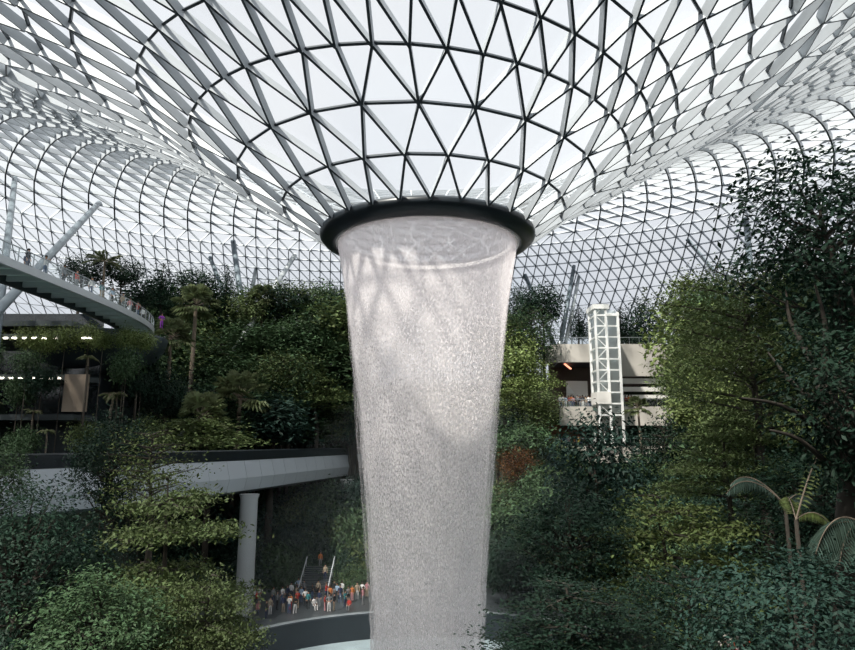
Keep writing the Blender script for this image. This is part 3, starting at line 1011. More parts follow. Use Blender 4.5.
# hillside templates (seen from 70 m and more)
template('h_dome', 'dome', 3.3, 5.0, 0.44, 4200, ML['mid'], 11, trunk_h=4)
template('h_dome2', 'dome', 3.0, 5.5, 0.42, 4000, ML['dark'], 12, trunk_h=4)
template('h_tier', 'tier', 3.2, 5.0, 0.38, 4200, ML['mid'], 13, trunk_h=2.5)
template('h_tier2', 'tier', 3.4, 5.5, 0.38, 4200, ML['dark'], 14, trunk_h=2.5)
template('h_cone', 'cone', 2.0, 6.5, 0.38, 3600, ML['dark'], 15, trunk_h=1.5)
template('h_col', 'column', 2.0, 6.0, 0.52, 2800, ML['mid'], 16, trunk_h=3)
template('h_bush', 'bush', 2.4, 2.8, 0.44, 2400, ML['dark'], 17, trunk_h=0.3, stems=3)
template('h_spray', 'spray', 3.0, 6.0, 0.34, 4400, ML['olive'], 18, trunk_h=2.5)
palm_template('h_fan', fan_palm, 6.0, 2.2, 26, ML['palm'], 21)
palm_template('h_palm', palm, 7.0, 3.0, 18, ML['palm'], 22)
palm_template('h_fern', palm, 2.0, 2.6, 16, ML['palm'], 23, rise=(.3, .8), droop=.7)
# foreground templates
template('f_tier', 'tier', 3.4, 6.0, 0.21, 15000, ML['mid'], 31, trunk_h=2)
template('f_tier2', 'tier', 3.8, 5.0, 0.22, 15000, ML['olive'], 32, trunk_h=2.5)
template('f_spray', 'spray', 4.5, 7.5, 0.22, 20000, ML['olive'], 33, trunk_h=2.5)
template('f_dome', 'dome', 3.0, 6.0, 0.22, 11000, ML['dark'], 34, trunk_h=3)
template('f_dark', 'dome', 3.4, 7.0, 0.20, 12000, ML['dark'], 35, trunk_h=4)
template('f_big', 'dome', 2.6, 5.4, 0.34, 5200, ML['teal'], 36, trunk_h=3)
template('f_bush', 'bush', 2.2, 2.6, 0.13, 9000, ML['teal'], 37, trunk_h=0.4, stems=4)
template('f_twig', 'spray', 1.6, 3.4, 0.13, 2600, ML['bright'], 38, trunk_h=1.5)
template('f_canopy', 'dome', 3.0, 6.0, 0.26, 7000, ML['dark'], 39, trunk_h=2.5)
# ------------------------------------------------------------------ forest on the left hillside
T_ = [
 # key, px, py, depth, half-width, half-height, material, label
 ('h_palm', 108, 262, 84, 24, None, None, 'bushy palm tree standing above the end of the high walkway'),
 ('h_dome2', 82, 270, 84, 18, 16, 'dark', 'small dark round tree behind the high walkway, left of the palm'),
 ('h_dome2', 122, 272, 88, 17, 14, 'dark', 'small dark round tree beside the palm above the walkway end'),
 ('h_cone', 162, 285, 92, 13, 24, 'dark', 'dark slim tree top right of the purple visitor'),
 ('h_dome2', 198, 285, 96, 17, 18, 'dark', 'dark round tree top between the purple visitor and the struts'),
 ('h_fan', 196, 305, 86, 27, None, None, 'fan palm with drooping golden crown near the hill top'),
 ('h_fan', 172, 338, 80, 26, None, None, 'tall thin-trunked fan palm right of the rounded balcony'),
 ('h_cone', 227, 288, 98, 9, 26, 'dark', 'narrow dark spire tree among the struts'),
 ('h_dome', 250, 312, 98, 24, 18, 'olive', 'broad green tree below the upright strut'),
 ('h_dome2', 290, 305, 100, 26, 20, 'dark', 'broad dark tree behind the right-leaning pale strut'),
 ('h_dome', 328, 304, 102, 21, 20, 'mid', 'round tree at the hill top close to the waterfall'),
 ('h_col', 345, 330, 108, 14, 34, 'dark', 'tall narrow tree touching the left edge of the waterfall'),
 ('h_tier', 262, 345, 94, 30, 16, 'mid', 'layered tree spreading in the middle of the left hillside'),
 ('h_dome', 310, 345, 98, 30, 20, 'mid', 'leafy round tree right of the layered hillside tree'),
 ('h_tier', 222, 360, 88, 30, 18, 'mid', 'low layered tree above the bright fern clump'),
 ('h_fan', 238, 398, 80, 34, None, None, 'large pale fan palm low on the left hillside'),
 ('h_fan', 202, 418, 74, 32, None, None, 'wide fan palm just above the grey bridge'),
 ('h_tier', 212, 432, 72, 44, 16, 'olive', 'wide layered shrub tree touching the bridge parapet'),
 ('h_tier', 318, 388, 92, 32, 18, 'olive', 'sunlit layered tree on the hill near the waterfall'),
 ('h_fern', 350, 400, 108, 20, None, None, 'golden tree fern half hidden by the waterfall edge'),
 ('h_col', 290, 385, 90, 16, 30, 'mid', 'columnar tree with large leaves in mid hillside'),
 ('h_dome', 272, 420, 84, 26, 20, 'dark', 'dark mound tree left of the misty patch above the bridge'),
 ('h_col', 140, 370, 76, 16, 34, 'dark', 'dark narrow tree right of the tan wall panel'),
 ('h_dome2', 166, 395, 76, 20, 26, 'dark', 'dark tree behind the tall thin palm trunk'),
 ('h_fern', 112, 396, 64, 18, None, None, 'tree fern beside the tan wall panel'),
 ('h_fern', 140, 345, 74, 18, None, None, 'small palm on the slope just below the walkway end'),
 ('h_fan', 262, 300, 98, 20, None, None, 'small fan palm near the hill top under the upright strut'),
 # right of the waterfall
 ('h_dome2', 542, 302, 98, 20, 20, 'dark', 'dark tree top left of the paired struts'),
 ('h_dome2', 516, 312, 98, 15, 26, 'dark', 'dark tree top against the right edge of the waterfall'),
 ('h_cone', 578, 322, 97, 10, 16, 'dark', 'small dark tree on the terrace roof left of the lift tower'),
 ('h_dome2', 641, 330, 98, 19, 30, 'dark', 'dark oval tree on the terrace roof right of the lift tower'),
 ('h_cone', 620, 325, 100, 10, 20, 'dark', 'slim dark tree squeezed behind the lift tower'),
 ('h_spray', 532, 338, 94, 24, 26, 'mid', 'green tree in front of the curved end of the terrace'),
 ('h_dome', 512, 355, 92, 24, 24, 'bright', 'sunlit tree beside the waterfall at terrace height'),
 ('h_tier', 534, 372, 90, 24, 20, 'bright', 'layered sunlit tree left of the orange strip light'),
 ('h_tier2', 516, 398, 88, 30, 18, 'bright', 'bright layered tree halfway down beside the waterfall'),
 ('h_spray', 536, 412, 86, 20, 20, 'olive', 'fine-leaved tree left of the crowded terrace'),
 ('h_dome', 524, 442, 84, 30, 18, 'mid', 'leafy green tree below the bright layered one'),
 ('h_spray', 518, 466, 80, 15, 16, 'rust', 'rusty-leaved tree with orange branches right of the waterfall'),
 ('h_dome', 548, 490, 78, 26, 22, 'mid', 'round green tree left of the lower terrace steps'),
 ('h_dome2', 512, 515, 76, 28, 24, 'mid', 'dark green tree low beside the waterfall'),
 ('h_tier', 545, 535, 70, 30, 22, 'mid', 'layered green tree low on the right bank'),
 ('h_dome2', 508, 560, 70, 26, 26, 'dark', 'dark mound tree at the foot of the right bank'),
 ('h_tier', 686, 300, 88, 26, 24, 'bright', 'light green bushy tree crowning the right hillside'),
 ('h_col', 690, 345, 84, 28, 44, 'bright', 'tall sunlit tree with big leaves right of the terraces'),
 ('h_dome', 715, 315, 82, 26, 30, 'mid', 'leafy tree behind the feathery canopy on the right'),
 ('h_fan', 639, 408, 88, 15, None, None, 'pale fan palm in front of the terrace parapet'),
 ('h_dome', 680, 378, 86, 17, 24, 'mid', 'shrubby tree below the terrace bands on the right'),
 ('h_cone', 642, 468, 70, 16, 36, 'teal', 'dark conical tree right of the big bluish tree'),
 ('h_spray', 668, 462, 66, 22, 34, 'dark', 'dark feathery tree beneath the hillside wall'),
 ('h_dome', 700, 420, 74, 30, 26, 'dark', 'dark leafy tree behind the slender brown trunk'),
]
MM = lambda k: ML[k] if k else None
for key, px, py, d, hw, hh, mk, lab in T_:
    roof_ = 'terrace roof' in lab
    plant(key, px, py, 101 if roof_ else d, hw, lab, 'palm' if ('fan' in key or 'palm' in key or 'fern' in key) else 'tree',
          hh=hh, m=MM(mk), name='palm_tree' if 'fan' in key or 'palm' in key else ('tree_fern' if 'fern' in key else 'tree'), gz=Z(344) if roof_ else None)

# the rest of the dense planting; each label says where it stands by the landmarks around it
MARKS = [('the upright slim strut', 240, 265), ('the golden-crowned fan palm', 196, 305), ('the purple visitor', 151, 312), ('the tan wall panel', 78, 393),
 ('the upper waterfall edge', 356, 370), ('the tall thin palm', 172, 350), ('the large pale fan palm', 238, 398), ('the bridge parapet', 270, 447),
 ('the bridge column', 242, 545), ('the railed stair', 313, 578), ('the high walkway end', 128, 312), ('the upper lamp row', 40, 334), ('the lower lamp row', 35, 372),
 ('the layered hillside tree', 262, 345), ('the lift tower', 602, 355), ('the crowded terrace', 590, 405), ('the paired struts', 570, 300), ('the bluish big-leaved tree', 598, 462),
 ('the slender brown trunk', 716, 490), ('the leaning dark limbs', 840, 430), ('the bright upright frond', 812, 470), ('the right waterfall edge', 500, 420),
 ('the waterfall foot', 492, 580), ('the broad glossy bush', 805, 620), ('the feathery olive tree', 752, 345), ('the terrace bands', 655, 385), ('the bridge fascia', 60, 495),
 ('the corner tree', 28, 590), ('the layered front tree', 165, 568), ('the farther bridge column', 346, 520), ('the bright tiered tree', 668, 560), ('the rounded balcony', 110, 345)]
def relation(px, py):
    n_, mx_, my_ = min(MARKS, key=lambda q: (q[1] - px) ** 2 + (q[2] - py) ** 2)
    dx, dy = px - mx_, py - my_
    h_ = 'left' if dx < 0 else 'right'; v_ = 'above' if dy < 0 else 'below'
    dist = math.hypot(dx, dy)
    far_ = 'just ' if dist < 18 else ('' if dist < 42 else '')
    if abs(dx) > 2.2 * abs(dy): r_ = h_ + ' of'
    elif abs(dy) > 2.2 * abs(dx): r_ = v_
    else: r_ = v_ + ' and ' + h_ + ' of'
    return far_ + r_ + ' ' + n_
LABELS = set()
CW = {'dark': 'dark green', 'mid': 'mid-green', 'olive': 'olive', 'teal': 'blue-green', 'palm': 'pale', 'bright': 'yellow-green'}
SW = {'h_dome': 'round', 'h_dome2': 'round', 'h_tier': 'layered', 'h_tier2': 'layered', 'h_spray': 'feathery', 'h_col': 'narrow', 'h_bush': 'low', 'h_fern': 'fern-crowned', 'h_fan': 'fan-leaved'}
def fill(region, n, keys, mats, label, group, hwr=(18, 28), cat='tree', name='tree', seed=1):
    rs = random.Random(seed)
    (xa, xb), (ya, yb), (da, db) = region
    for i in range(n):
        u = (i + rs.random()) / n
        v = rs.random()
        px = xa + (xb - xa) * ((i * 0.618034) % 1); py = ya + (yb - ya) * u
        d = da + (db - da) * (1 - u) + rs.uniform(-2, 2)
        hw = rs.uniform(*hwr)
        if 150 < px < 372 and 298 < py < 447:
            py = min(py, 444 - hw * .9)
            if px > 285: d = max(d, 97)
        key = rs.choice(keys)
        if 550 < px + hw and px - hw < 656 and py - hw < 432 and py > 250 or (px + hw > 64 and px - hw < 93 and 362 < py < 424): continue      # the terraces stay open to view
        mk = rs.choice(mats)
        if key in ('h_fan', 'h_fern', 'h_palm'): mk = 'palm'
        lab = '%s %s %s %s %s' % (CW[mk], SW[key], name.replace('_', ' ').replace('palm tree', 'palm'), label, relation(px, py))
        for _ in range(10):
            if lab not in LABELS: break
            if mk == 'palm': px += 7; lab = lab.split(' ' + label)[0] + ' ' + label + ' ' + relation(px, py); continue
            if len(keys) > 1: mk = rs.choice(['dark', 'mid', 'olive', 'teal']); key = rs.choice(keys)
            px += rs.uniform(-9, 9)
            if key in ('h_fan', 'h_fern'): key = 'h_bush'
            lab = '%s %s %s %s %s' % (CW[mk], SW[key], name.replace('_', ' ').replace('palm tree', 'palm'), label, relation(px, py))
        lab = ' '.join(lab.split())
        if lab in LABELS: continue
        LABELS.add(lab)
        plant(key, px, py, d, hw, lab, cat, group, hh=hw * rs.uniform(.7, 1.0) if mk != 'palm' else None, m=ML[mk], name=name)
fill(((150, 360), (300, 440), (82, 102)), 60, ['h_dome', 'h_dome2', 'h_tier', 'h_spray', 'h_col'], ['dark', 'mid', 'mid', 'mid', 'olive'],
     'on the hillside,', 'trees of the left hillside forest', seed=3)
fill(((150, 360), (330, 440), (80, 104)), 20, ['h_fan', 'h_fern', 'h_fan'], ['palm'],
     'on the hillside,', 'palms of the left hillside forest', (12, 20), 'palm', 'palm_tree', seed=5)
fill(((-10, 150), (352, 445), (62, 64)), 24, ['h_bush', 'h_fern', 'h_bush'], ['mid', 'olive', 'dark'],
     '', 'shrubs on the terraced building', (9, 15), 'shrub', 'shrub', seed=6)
fill(((-10, 150), (336, 342), (64, 65)), 9, ['h_bush'], ['bright'],  # yellow-green leaf colour holds the lamplight falling on these shrubs
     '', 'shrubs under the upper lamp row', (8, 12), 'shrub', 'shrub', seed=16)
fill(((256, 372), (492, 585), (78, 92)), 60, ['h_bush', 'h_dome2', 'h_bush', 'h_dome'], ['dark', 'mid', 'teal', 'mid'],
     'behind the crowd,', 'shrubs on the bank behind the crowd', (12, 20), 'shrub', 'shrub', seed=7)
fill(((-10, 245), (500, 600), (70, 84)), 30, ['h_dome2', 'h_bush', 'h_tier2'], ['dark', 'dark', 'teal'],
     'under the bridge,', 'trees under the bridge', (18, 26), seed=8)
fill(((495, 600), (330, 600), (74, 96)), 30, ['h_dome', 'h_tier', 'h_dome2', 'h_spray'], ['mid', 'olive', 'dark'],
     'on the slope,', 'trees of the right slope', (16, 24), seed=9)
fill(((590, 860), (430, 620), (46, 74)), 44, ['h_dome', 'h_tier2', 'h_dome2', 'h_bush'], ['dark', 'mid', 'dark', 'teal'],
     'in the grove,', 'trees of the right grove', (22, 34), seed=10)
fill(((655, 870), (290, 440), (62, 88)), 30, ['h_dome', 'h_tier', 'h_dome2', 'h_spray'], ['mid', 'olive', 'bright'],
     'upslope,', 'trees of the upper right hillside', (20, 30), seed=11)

# ------------------------------------------------------------------ front trees
FT = [
 ('f_dome', 112, 462, 30, 38, 48, 'dark', 'dense dark leafy tree rising in front of the grey bridge'),
 ('f_twig', 150, 480, 27, 42, 46, 'bright', 'sparse twiggy sapling with yellow-green leaves in front of the bridge'),
 ('f_tier', 165, 568, 20, 82, 88, 'olive', 'broad layered tree with sunlit tips at lower left'),
 ('f_tier2', 205, 625, 17, 52, 48, 'olive', 'low yellow-green layered tree below the bridge column'),
 ('f_dark', 28, 590, 18, 78, 95, 'dark', 'large dark tree filling the bottom left corner'),
 ('f_dome', 95, 640, 16, 66, 60, 'mid', 'leafy green tree between the corner tree and the layered tree'),
 ('f_canopy', -8, 480, 22, 36, 44, 'mid', 'tree reaching in from the left edge over the bridge fascia'),
 ('f_dome', 70, 568, 26, 44, 48, 'teal', 'shadowy tree behind the corner tree under the bridge'),
 # right
 ('f_canopy', 830, 245, 15, 92, 100, 'dark', 'tall dark tree overhanging the top right against the glass roof'),
 ('f_canopy', 858, 395, 13, 78, 90, 'dark', 'dark leaning tree with heavy limbs at the right edge'),
 ('f_spray', 752, 355, 26, 88, 80, 'olive', 'feathery olive-green tree spreading over the right side'),
 ('f_spray', 822, 305, 24, 62, 60, 'mid', 'fine-leaved green tree above the leaning dark limbs'),
 ('f_tier2', 724, 455, 36, 62, 42, 'olive', 'slender tree with a bare brown trunk and flat yellow-green crown'),
 ('f_big', 600, 480, 46, 42, 64, 'teal', 'big-leaved bluish dark tree in front of the crowded terraces'),
 ('f_dome', 570, 540, 38, 58, 50, 'dark', 'dark leafy tree below the big-leaved bluish tree'),
 ('f_tier2', 668, 560, 24, 100, 62, 'bright', 'wide layered tree with bright yellow-green tiers at lower right'),
 ('f_dome', 770, 560, 27, 80, 60, 'mid', 'round dark green tree behind the broad glossy bush'),
 ('f_tier', 570, 628, 15, 96, 42, 'dark', 'low dark tree reaching left across the foot of the waterfall'),
 ('f_spray', 690, 640, 17, 70, 56, 'dark', 'dark open-branched tree at the bottom beside the red flowers'),
 ('f_bush', 805, 622, 11, 110, 62, 'teal', 'broad glossy grey-green bush in the bottom right corner'),
 ('f_dome', 826, 500, 22, 62, 52, 'dark', 'dark leafy tree behind the bright upright frond'),
]
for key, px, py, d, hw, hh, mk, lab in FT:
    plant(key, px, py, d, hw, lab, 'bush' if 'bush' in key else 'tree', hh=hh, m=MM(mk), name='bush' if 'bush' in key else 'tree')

def frond_plant(px, py, d, specs, m, label, name='palm'):
    c = at(px, py, d)
    g0 = ground(c.x, c.y)
    o = empty(name, (c.x, c.y, g0))
    st = MB(); st.tube([(0, 0, -.2), (0, 0, c.z - g0)], [.08, .05], 8)
    st.build('trunk', M_BARK, o, smooth=True)
    for az, L, rise, droop, w, tw in specs:
        f_ = MB(); frond_quads(f_, (0, 0, c.z - g0), R(az), L, rise, droop, w, seg=16, twist=tw, gap=.48, lw=.045)
        f_.build('frond', [m, M_BARKP], o)
    tag(o, label, 'palm')
frond_plant(796, 520, 17, [(25, 1.9, 1.75, .75, .30, .2), (70, 1.2, 1.0, .6, .3, .2), (300, 1.0, .9, .9, .3, .2)], ML['bright'], 'young palm with one bright upright yellow-green frond on the right')
frond_plant(785, 505, 19, [(178, 2.0, 1.15, 1.0, .60, .1), (150, 1.7, 1.4, 1.1, .5, .1), (20, 1.3, .9, .9, .5, .1)], ML['grey'], 'palm with a dark arching feathered frond right of the slender trunk')
frond_plant(868, 528, 13, [(183, 1.35, .85, 1.2, .8, .1), (165, 1.3, .6, 1.1, .7, .1), (205, 1.2, .5, 1.0, .7, .1)], ML['grey'], 'grey-green palm drooping in from the right edge')
# heavy limbs of the leaning tree at the right edge
lm_ = empty('leaning_tree', (at(850, 600, 14).x, at(850, 600, 14).y, 8))
def rel(px, py, d): return at(px, py, d) - Vector(lm_.location)
mb = MB()
mb.tube([(0, 0, -.3), rel(850, 540, 14), rel(852, 480, 14), rel(838, 425, 14), rel(822, 385, 14.2)], [.34, .30, .26, .20, .14], 10)
mb.build('trunk', M_BARK, lm_, smooth=True)
for pts in (
    [(838, 425, 14), (812, 400, 14.3), (790, 380, 14.6), (768, 352, 15)], [(822, 385, 14.2), (826, 350, 14), (824, 318, 13.8), (815, 285, 13.6)],
    [(846, 450, 14), (815, 425, 13.6), (780, 405, 13.3), (742, 398, 13)], [(852, 480, 14), (835, 470, 13.5), (800, 440, 13), (770, 430, 12.8)],
    [(822, 385, 14.2), (806, 350, 14.5), (790, 320, 14.8), (786, 290, 15)], [(852, 470, 14), (866, 420, 14), (862, 350, 14), (850, 280, 14)]):
    b_ = MB(); b_.tube(smooth_pts([tuple(rel(*p)) for p in pts], 9), [.10 - .009 * i for i in range(10)], 7); b_.build('branch', M_BARK, lm_, smooth=True)
tag(lm_, 'dark bare limbs fanning from a leaning trunk at the right edge', 'tree')

# red and white flower head at the bottom
fc = empty('flower_plant', tuple(at(736, 660, 12)))
fst = MB(); fst.tube([(0, 0, -2.5), (0, 0, .2)], [.012, .01], 6); fst.build('stem', ML['mid'], fc)
M_RED = mat('red_petal', (0.55, 0.08, 0.04), 0.5, island=.2); M_WP = mat('white_petal', (0.75, 0.68, 0.62), 0.5, island=.1)
for q, (mm, nn) in enumerate(((M_RED, 60), (M_WP, 50))):
    C_ = rng.normal(size=(nn, 3)) * np.array([.09, .09, .05]) + np.array([.02 if q == 0 else -.04, 0, .22 if q == 0 else .32])
    pm = leaves_mesh('petals', C_, rng.normal(size=(nn, 3)), .08, mm, aspect=.7)
    link('petals', pm, fc)['label'] = 'red petals' if q == 0 else 'white petals'
tag(fc, 'small red and white flower cluster at the bottom edge', 'flower')

# low planting covering every slope
rg = np.random.default_rng(99); Cg = []
while len(Cg) < 70000:
    r_ = math.sqrt(rg.uniform(24 ** 2, 84 ** 2)); a_ = rg.uniform(0, 2 * math.pi)
    x_, y_ = r_ * math.sin(a_), r_ * math.cos(a_)
    z_ = ground(x_, y_)
    if z_ > 0.25: Cg.append((x_, y_, z_ + 0.25 + abs(rg.normal()) * 0.35))
gm_ = leaves_mesh('ground_cover', np.array(Cg), up_normals(len(Cg), 0.8, rg), 0.55, ML['dark'], rs=rg)
tag(link('ground_cover', gm_), 'dark low leafy planting covering the valley slopes', 'ground cover', kind='stuff')

# ------------------------------------------------------------------ stair with pale handrails behind the crowd
stp = at_z(313, 597, 0); 
so_ = empty('stair', tuple(stp), R(0))
tag(so_, 'dark stair with two pale handrails climbing the bank behind the crowd', 'stair')
m_ = MB()
for i in range(14): m_.box((0, .15 + i * .32, .09 + i * .17 - .5), (3.2, .34, .17 + 1.0))
m_.build('step', M_PAVE, so_)
for sx in (-1.6, 1.6):
    m_ = MB(); m_.tube([(sx, 0, 1.0), (sx, 4.6, 3.4)], .06, 6)
    hr_ = m_.build('handrail', M_STEEL, so_)
    for i in range(4):
        m_ = MB(); m_.tube([(sx, i * 1.4, .1 + i * .74), (sx, i * 1.4, 1.0 + i * .73)], .035, 6); m_.build('baluster', M_STEEL, hr_)
# ------------------------------------------------------------------ people
SKIN = [mat('skin_' + n, c, .6) for n, c in (('light', (.50, .30, .21)), ('tan', (.36, .20, .12)), ('deep', (.16, .085, .05)))]
HAIRM = mat('dark_hair', (.012, .010, .009), .5); HAIRB = mat('brown_hair', (.07, .035, .018), .5)
CL = {n: mat(n.replace(' ', '_') + '_cloth', c, .85, 0, .12, 6) for n, c in {
    'white': (.72, .72, .72), 'black': (.015, .015, .018), 'red': (.45, .04, .03), 'orange': (.60, .20, .06), 'blue': (.05, .14, .50),
    'navy': (.02, .03, .08), 'grey': (.22, .23, .24), 'pink': (.60, .28, .30), 'teal': (.04, .22, .24), 'yellow': (.65, .48, .07),
    'beige': (.42, .34, .25), 'purple': (.28, .05, .42), 'denim': (.07, .12, .22), 'pale blue': (.34, .46, .60)}.items()}
def skin_body(J, E, Rd):
    """one continuous surface grown over a skeleton"""
    me = bpy.data.meshes.new('body_skeleton')
    me.from_pydata([tuple(p) for p in J], E, [])
    o = bpy.data.objects.new('body_skeleton', me); COL.objects.link(o)
    bpy.context.view_layer.objects.active = o
    md = o.modifiers.new('skin', 'SKIN'); md.use_smooth_shade = True; md.branch_smoothing = .6
    if not me.skin_vertices: 
        import bmesh
        bm = bmesh.new(); bm.from_mesh(me); bm.verts.layers.skin.verify(); bm.to_mesh(me); bm.free()
    sv = me.skin_vertices[0].data
    for i, r in enumerate(Rd):
        sv[i].radius = (r, r) if not isinstance(r, tuple) else r
        sv[i].use_root = (i == 0)
    ss = o.modifiers.new('sub', 'SUBSURF'); ss.levels = 1; ss.render_levels = 1
    bpy.context.view_layer.update()
    dg = bpy.context.evaluated_depsgraph_get()
    r = bpy.data.meshes.new_from_object(o.evaluated_get(dg))
    bpy.data.objects.remove(o)
    return r
def body(pose):
    # x right, y = facing backwards (faces -y), z up; joints
    sw = .0
    J = {'pel': (0, 0, .93), 'wai': (0, .01, 1.08), 'che': (0, 0, 1.30), 'nk': (0, .01, 1.47), 'hd0': (0, -.015, 1.56), 'hd': (0, -.02, 1.66),
         'hipL': (-.09, 0, .88), 'kneL': (-.10, -.01, .49), 'ankL': (-.10, .03, .09), 'toeL': (-.11, -.13, .035),
         'hipR': (.09, 0, .88), 'kneR': (.10, -.01, .49), 'ankR': (.10, .03, .09), 'toeR': (.11, -.13, .035),
         'shL': (-.17, 0, 1.40), 'elL': (-.23, .02, 1.12), 'wrL': (-.24, -.07, .88), 'haL': (-.24, -.10, .79),
         'shR': (.17, 0, 1.40), 'elR': (.23, .02, 1.12), 'wrR': (.24, -.07, .88), 'haR': (.24, -.10, .79)}
    if pose == 'phone':      # both hands raised in front of the face
        J.update(elL=(-.22, -.14, 1.20), wrL=(-.09, -.33, 1.40), haL=(-.05, -.37, 1.47), elR=(.22, -.14, 1.20), wrR=(.09, -.33, 1.40), haR=(.05, -.37, 1.47))
    if pose == 'stride':
        J.update(kneL=(-.10, -.18, .52), ankL=(-.10, -.22, .10), toeL=(-.10, -.38, .04), kneR=(.10, .10, .48), ankR=(.10, .30, .13), toeR=(.10, .18, .035),
                 elL=(-.22, .14, 1.14), wrL=(-.22, .12, .90), haL=(-.22, .10, .80), elR=(.22, -.06, 1.12), wrR=(.21, -.22, .92), haR=(.21, -.27, .84))
    if pose == 'sit':
        for k in J:
            x, y, z = J[k]
            if not k[:3] in ('kne', 'ank', 'toe'): J[k] = (x, y, z - .45)
        J.update(kneL=(-.13, -.42, .50), ankL=(-.12, -.45, .09), toeL=(-.12, -.60, .04), kneR=(.13, -.42, .50), ankR=(.12, -.45, .09), toeR=(.12, -.60, .04),
                 wrL=(-.15, -.28, .60), haL=(-.13, -.36, .58), wrR=(.15, -.28, .60), haR=(.13, -.36, .58))
    if pose == 'hips':
        J.update(elL=(-.36, .06, 1.16), wrL=(-.20, -.02, 1.0), haL=(-.15, -.06, .98), elR=(.36, .06, 1.16), wrR=(.20, -.02, 1.0), haR=(.15, -.06, .98))
    if pose == 'point':
        J.update(elR=(.30, -.20, 1.42), wrR=(.36, -.44, 1.52), haR=(.38, -.54, 1.56))
    if pose == 'turn':
        J.update(kneL=(-.12, -.03, .49), ankL=(-.15, .03, .09), toeL=(-.20, -.12, .035), elL=(-.20, -.10, 1.14), wrL=(-.02, -.20, 1.18), haL=(.06, -.20, 1.20))
    keys = list(J); ix = {k: i for i, k in enumerate(keys)}
    E = [(ix[a], ix[b]) for a, b in (('pel', 'wai'), ('wai', 'che'), ('che', 'nk'), ('nk', 'hd0'), ('hd0', 'hd'), ('pel', 'hipL'), ('hipL', 'kneL'), ('kneL', 'ankL'), ('ankL', 'toeL'),
         ('pel', 'hipR'), ('hipR', 'kneR'), ('kneR', 'ankR'), ('ankR', 'toeR'), ('che', 'shL'), ('shL', 'elL'), ('elL', 'wrL'), ('wrL', 'haL'), ('che', 'shR'), ('shR', 'elR'), ('elR', 'wrR'), ('wrR', 'haR'))]
    Rr = {'pel': (.15, .11), 'wai': (.13, .10), 'che': (.16, .12), 'nk': .055, 'hd0': .085, 'hd': .095, 'hip': .10, 'kne': .062, 'ank': .045, 'toe': .035, 'sh': .065, 'el': .045, 'wr': .032, 'ha': .04}
    Rd = [Rr.get(k, Rr.get(k[:3], Rr.get(k[:2]))) for k in keys]
    m = skin_body([J[k] for k in keys], E, Rd)
    zt = .95 if pose != 'sit' else .52
    hd = J['hd']; wr = (J['wrL'], J['wrR'], J['haL'], J['haR'])
    nk = J['nk'][2] - .01
    mi = []
    for p in m.polygons:
        c = p.center
        near = min((c - Vector(w)).length for w in wr)
        if c.z > nk: k = 0                      # head and neck
        elif near < .12: k = 0                  # hands, wrists
        elif c.z > zt - .02 or (pose == 'sit' and c.y > -.10 and c.z > .52): k = 1      # top
        elif c.z < .075: k = 3                  # shoes
        else: k = 2                             # trousers
        mi.append(k)
    for s_ in (SKIN[0], CL['white'], CL['navy'], CL['black']): m.materials.append(s_)
    m.polygons.foreach_set('material_index', mi)
    m.polygons.foreach_set('use_smooth', [True] * len(mi)); m.name = 'person_' + pose
    # hair cap
    hb = MB()
    hc = Vector(hd) + Vector((0, .02, .03))
    n = 10
    for i in range(6):
        th = math.pi * .62 * i / 5
        for k in range(n):
            a = 2 * math.pi * k / n
            lo = 1 + .0 * k
            hb.v.append((hc.x + .108 * math.sin(th) * math.cos(a), hc.y + .118 * math.sin(th) * math.sin(a) + .01, hc.z + .112 * math.cos(th) - (.03 if math.sin(a) > .3 and i > 3 else 0)))
    for i in range(5):
        for k in range(n):
            hb.f.append((i * n + k, i * n + (k + 1) % n, (i + 1) * n + (k + 1) % n, (i + 1) * n + k))
    hm = bpy.data.meshes.new('hair'); hm.from_pydata(hb.v, [], hb.f); hm.materials.append(HAIRM)
    return m, hm
POSES = {p: body(p) for p in ('stand', 'phone', 'stride', 'sit', 'hips', 'point', 'turn')}
PTXT = {'stand': 'standing', 'phone': 'raising both hands', 'stride': 'walking', 'sit': 'sitting', 'hips': 'hands on hips', 'point': 'pointing', 'turn': 'arms folded'}
def person(loc, rz, pose, top, bottom, where, skin=0, hair=None, s=1.0, group=None):
    lab = lambda: 'person in %s top, %s trousers, %s %s' % (top, bottom, PTXT[pose], where)
    alt = ['grey', 'beige', 'white', 'navy', 'pale blue', 'pink', 'teal', 'black']
    while lab() in LABELS and alt: top = alt.pop()
    LABELS.add(lab())
    bm_, hm = POSES[pose]
    o = bpy.data.objects.new('person', bm_); COL.objects.link(o)
    o.location = loc; o.rotation_euler = (0, 0, rz); o.scale = (s, s, s)
    for i, m in enumerate((SKIN[skin], CL[top], CL[bottom])):
        o.material_slots[i].link = 'OBJECT'; o.material_slots[i].material = m
    h = bpy.data.objects.new('hair', hm); COL.objects.link(h); h.parent = o
    if hair: h.material_slots[0].link = 'OBJECT'; h.material_slots[0].material = hair
    tag(o, lab(), 'person', group)
    return o
def face_to(p, q): return math.atan2(q[0] - p[0], -(q[1] - p[1]))   # the bodies face -y
rp = random.Random(4)
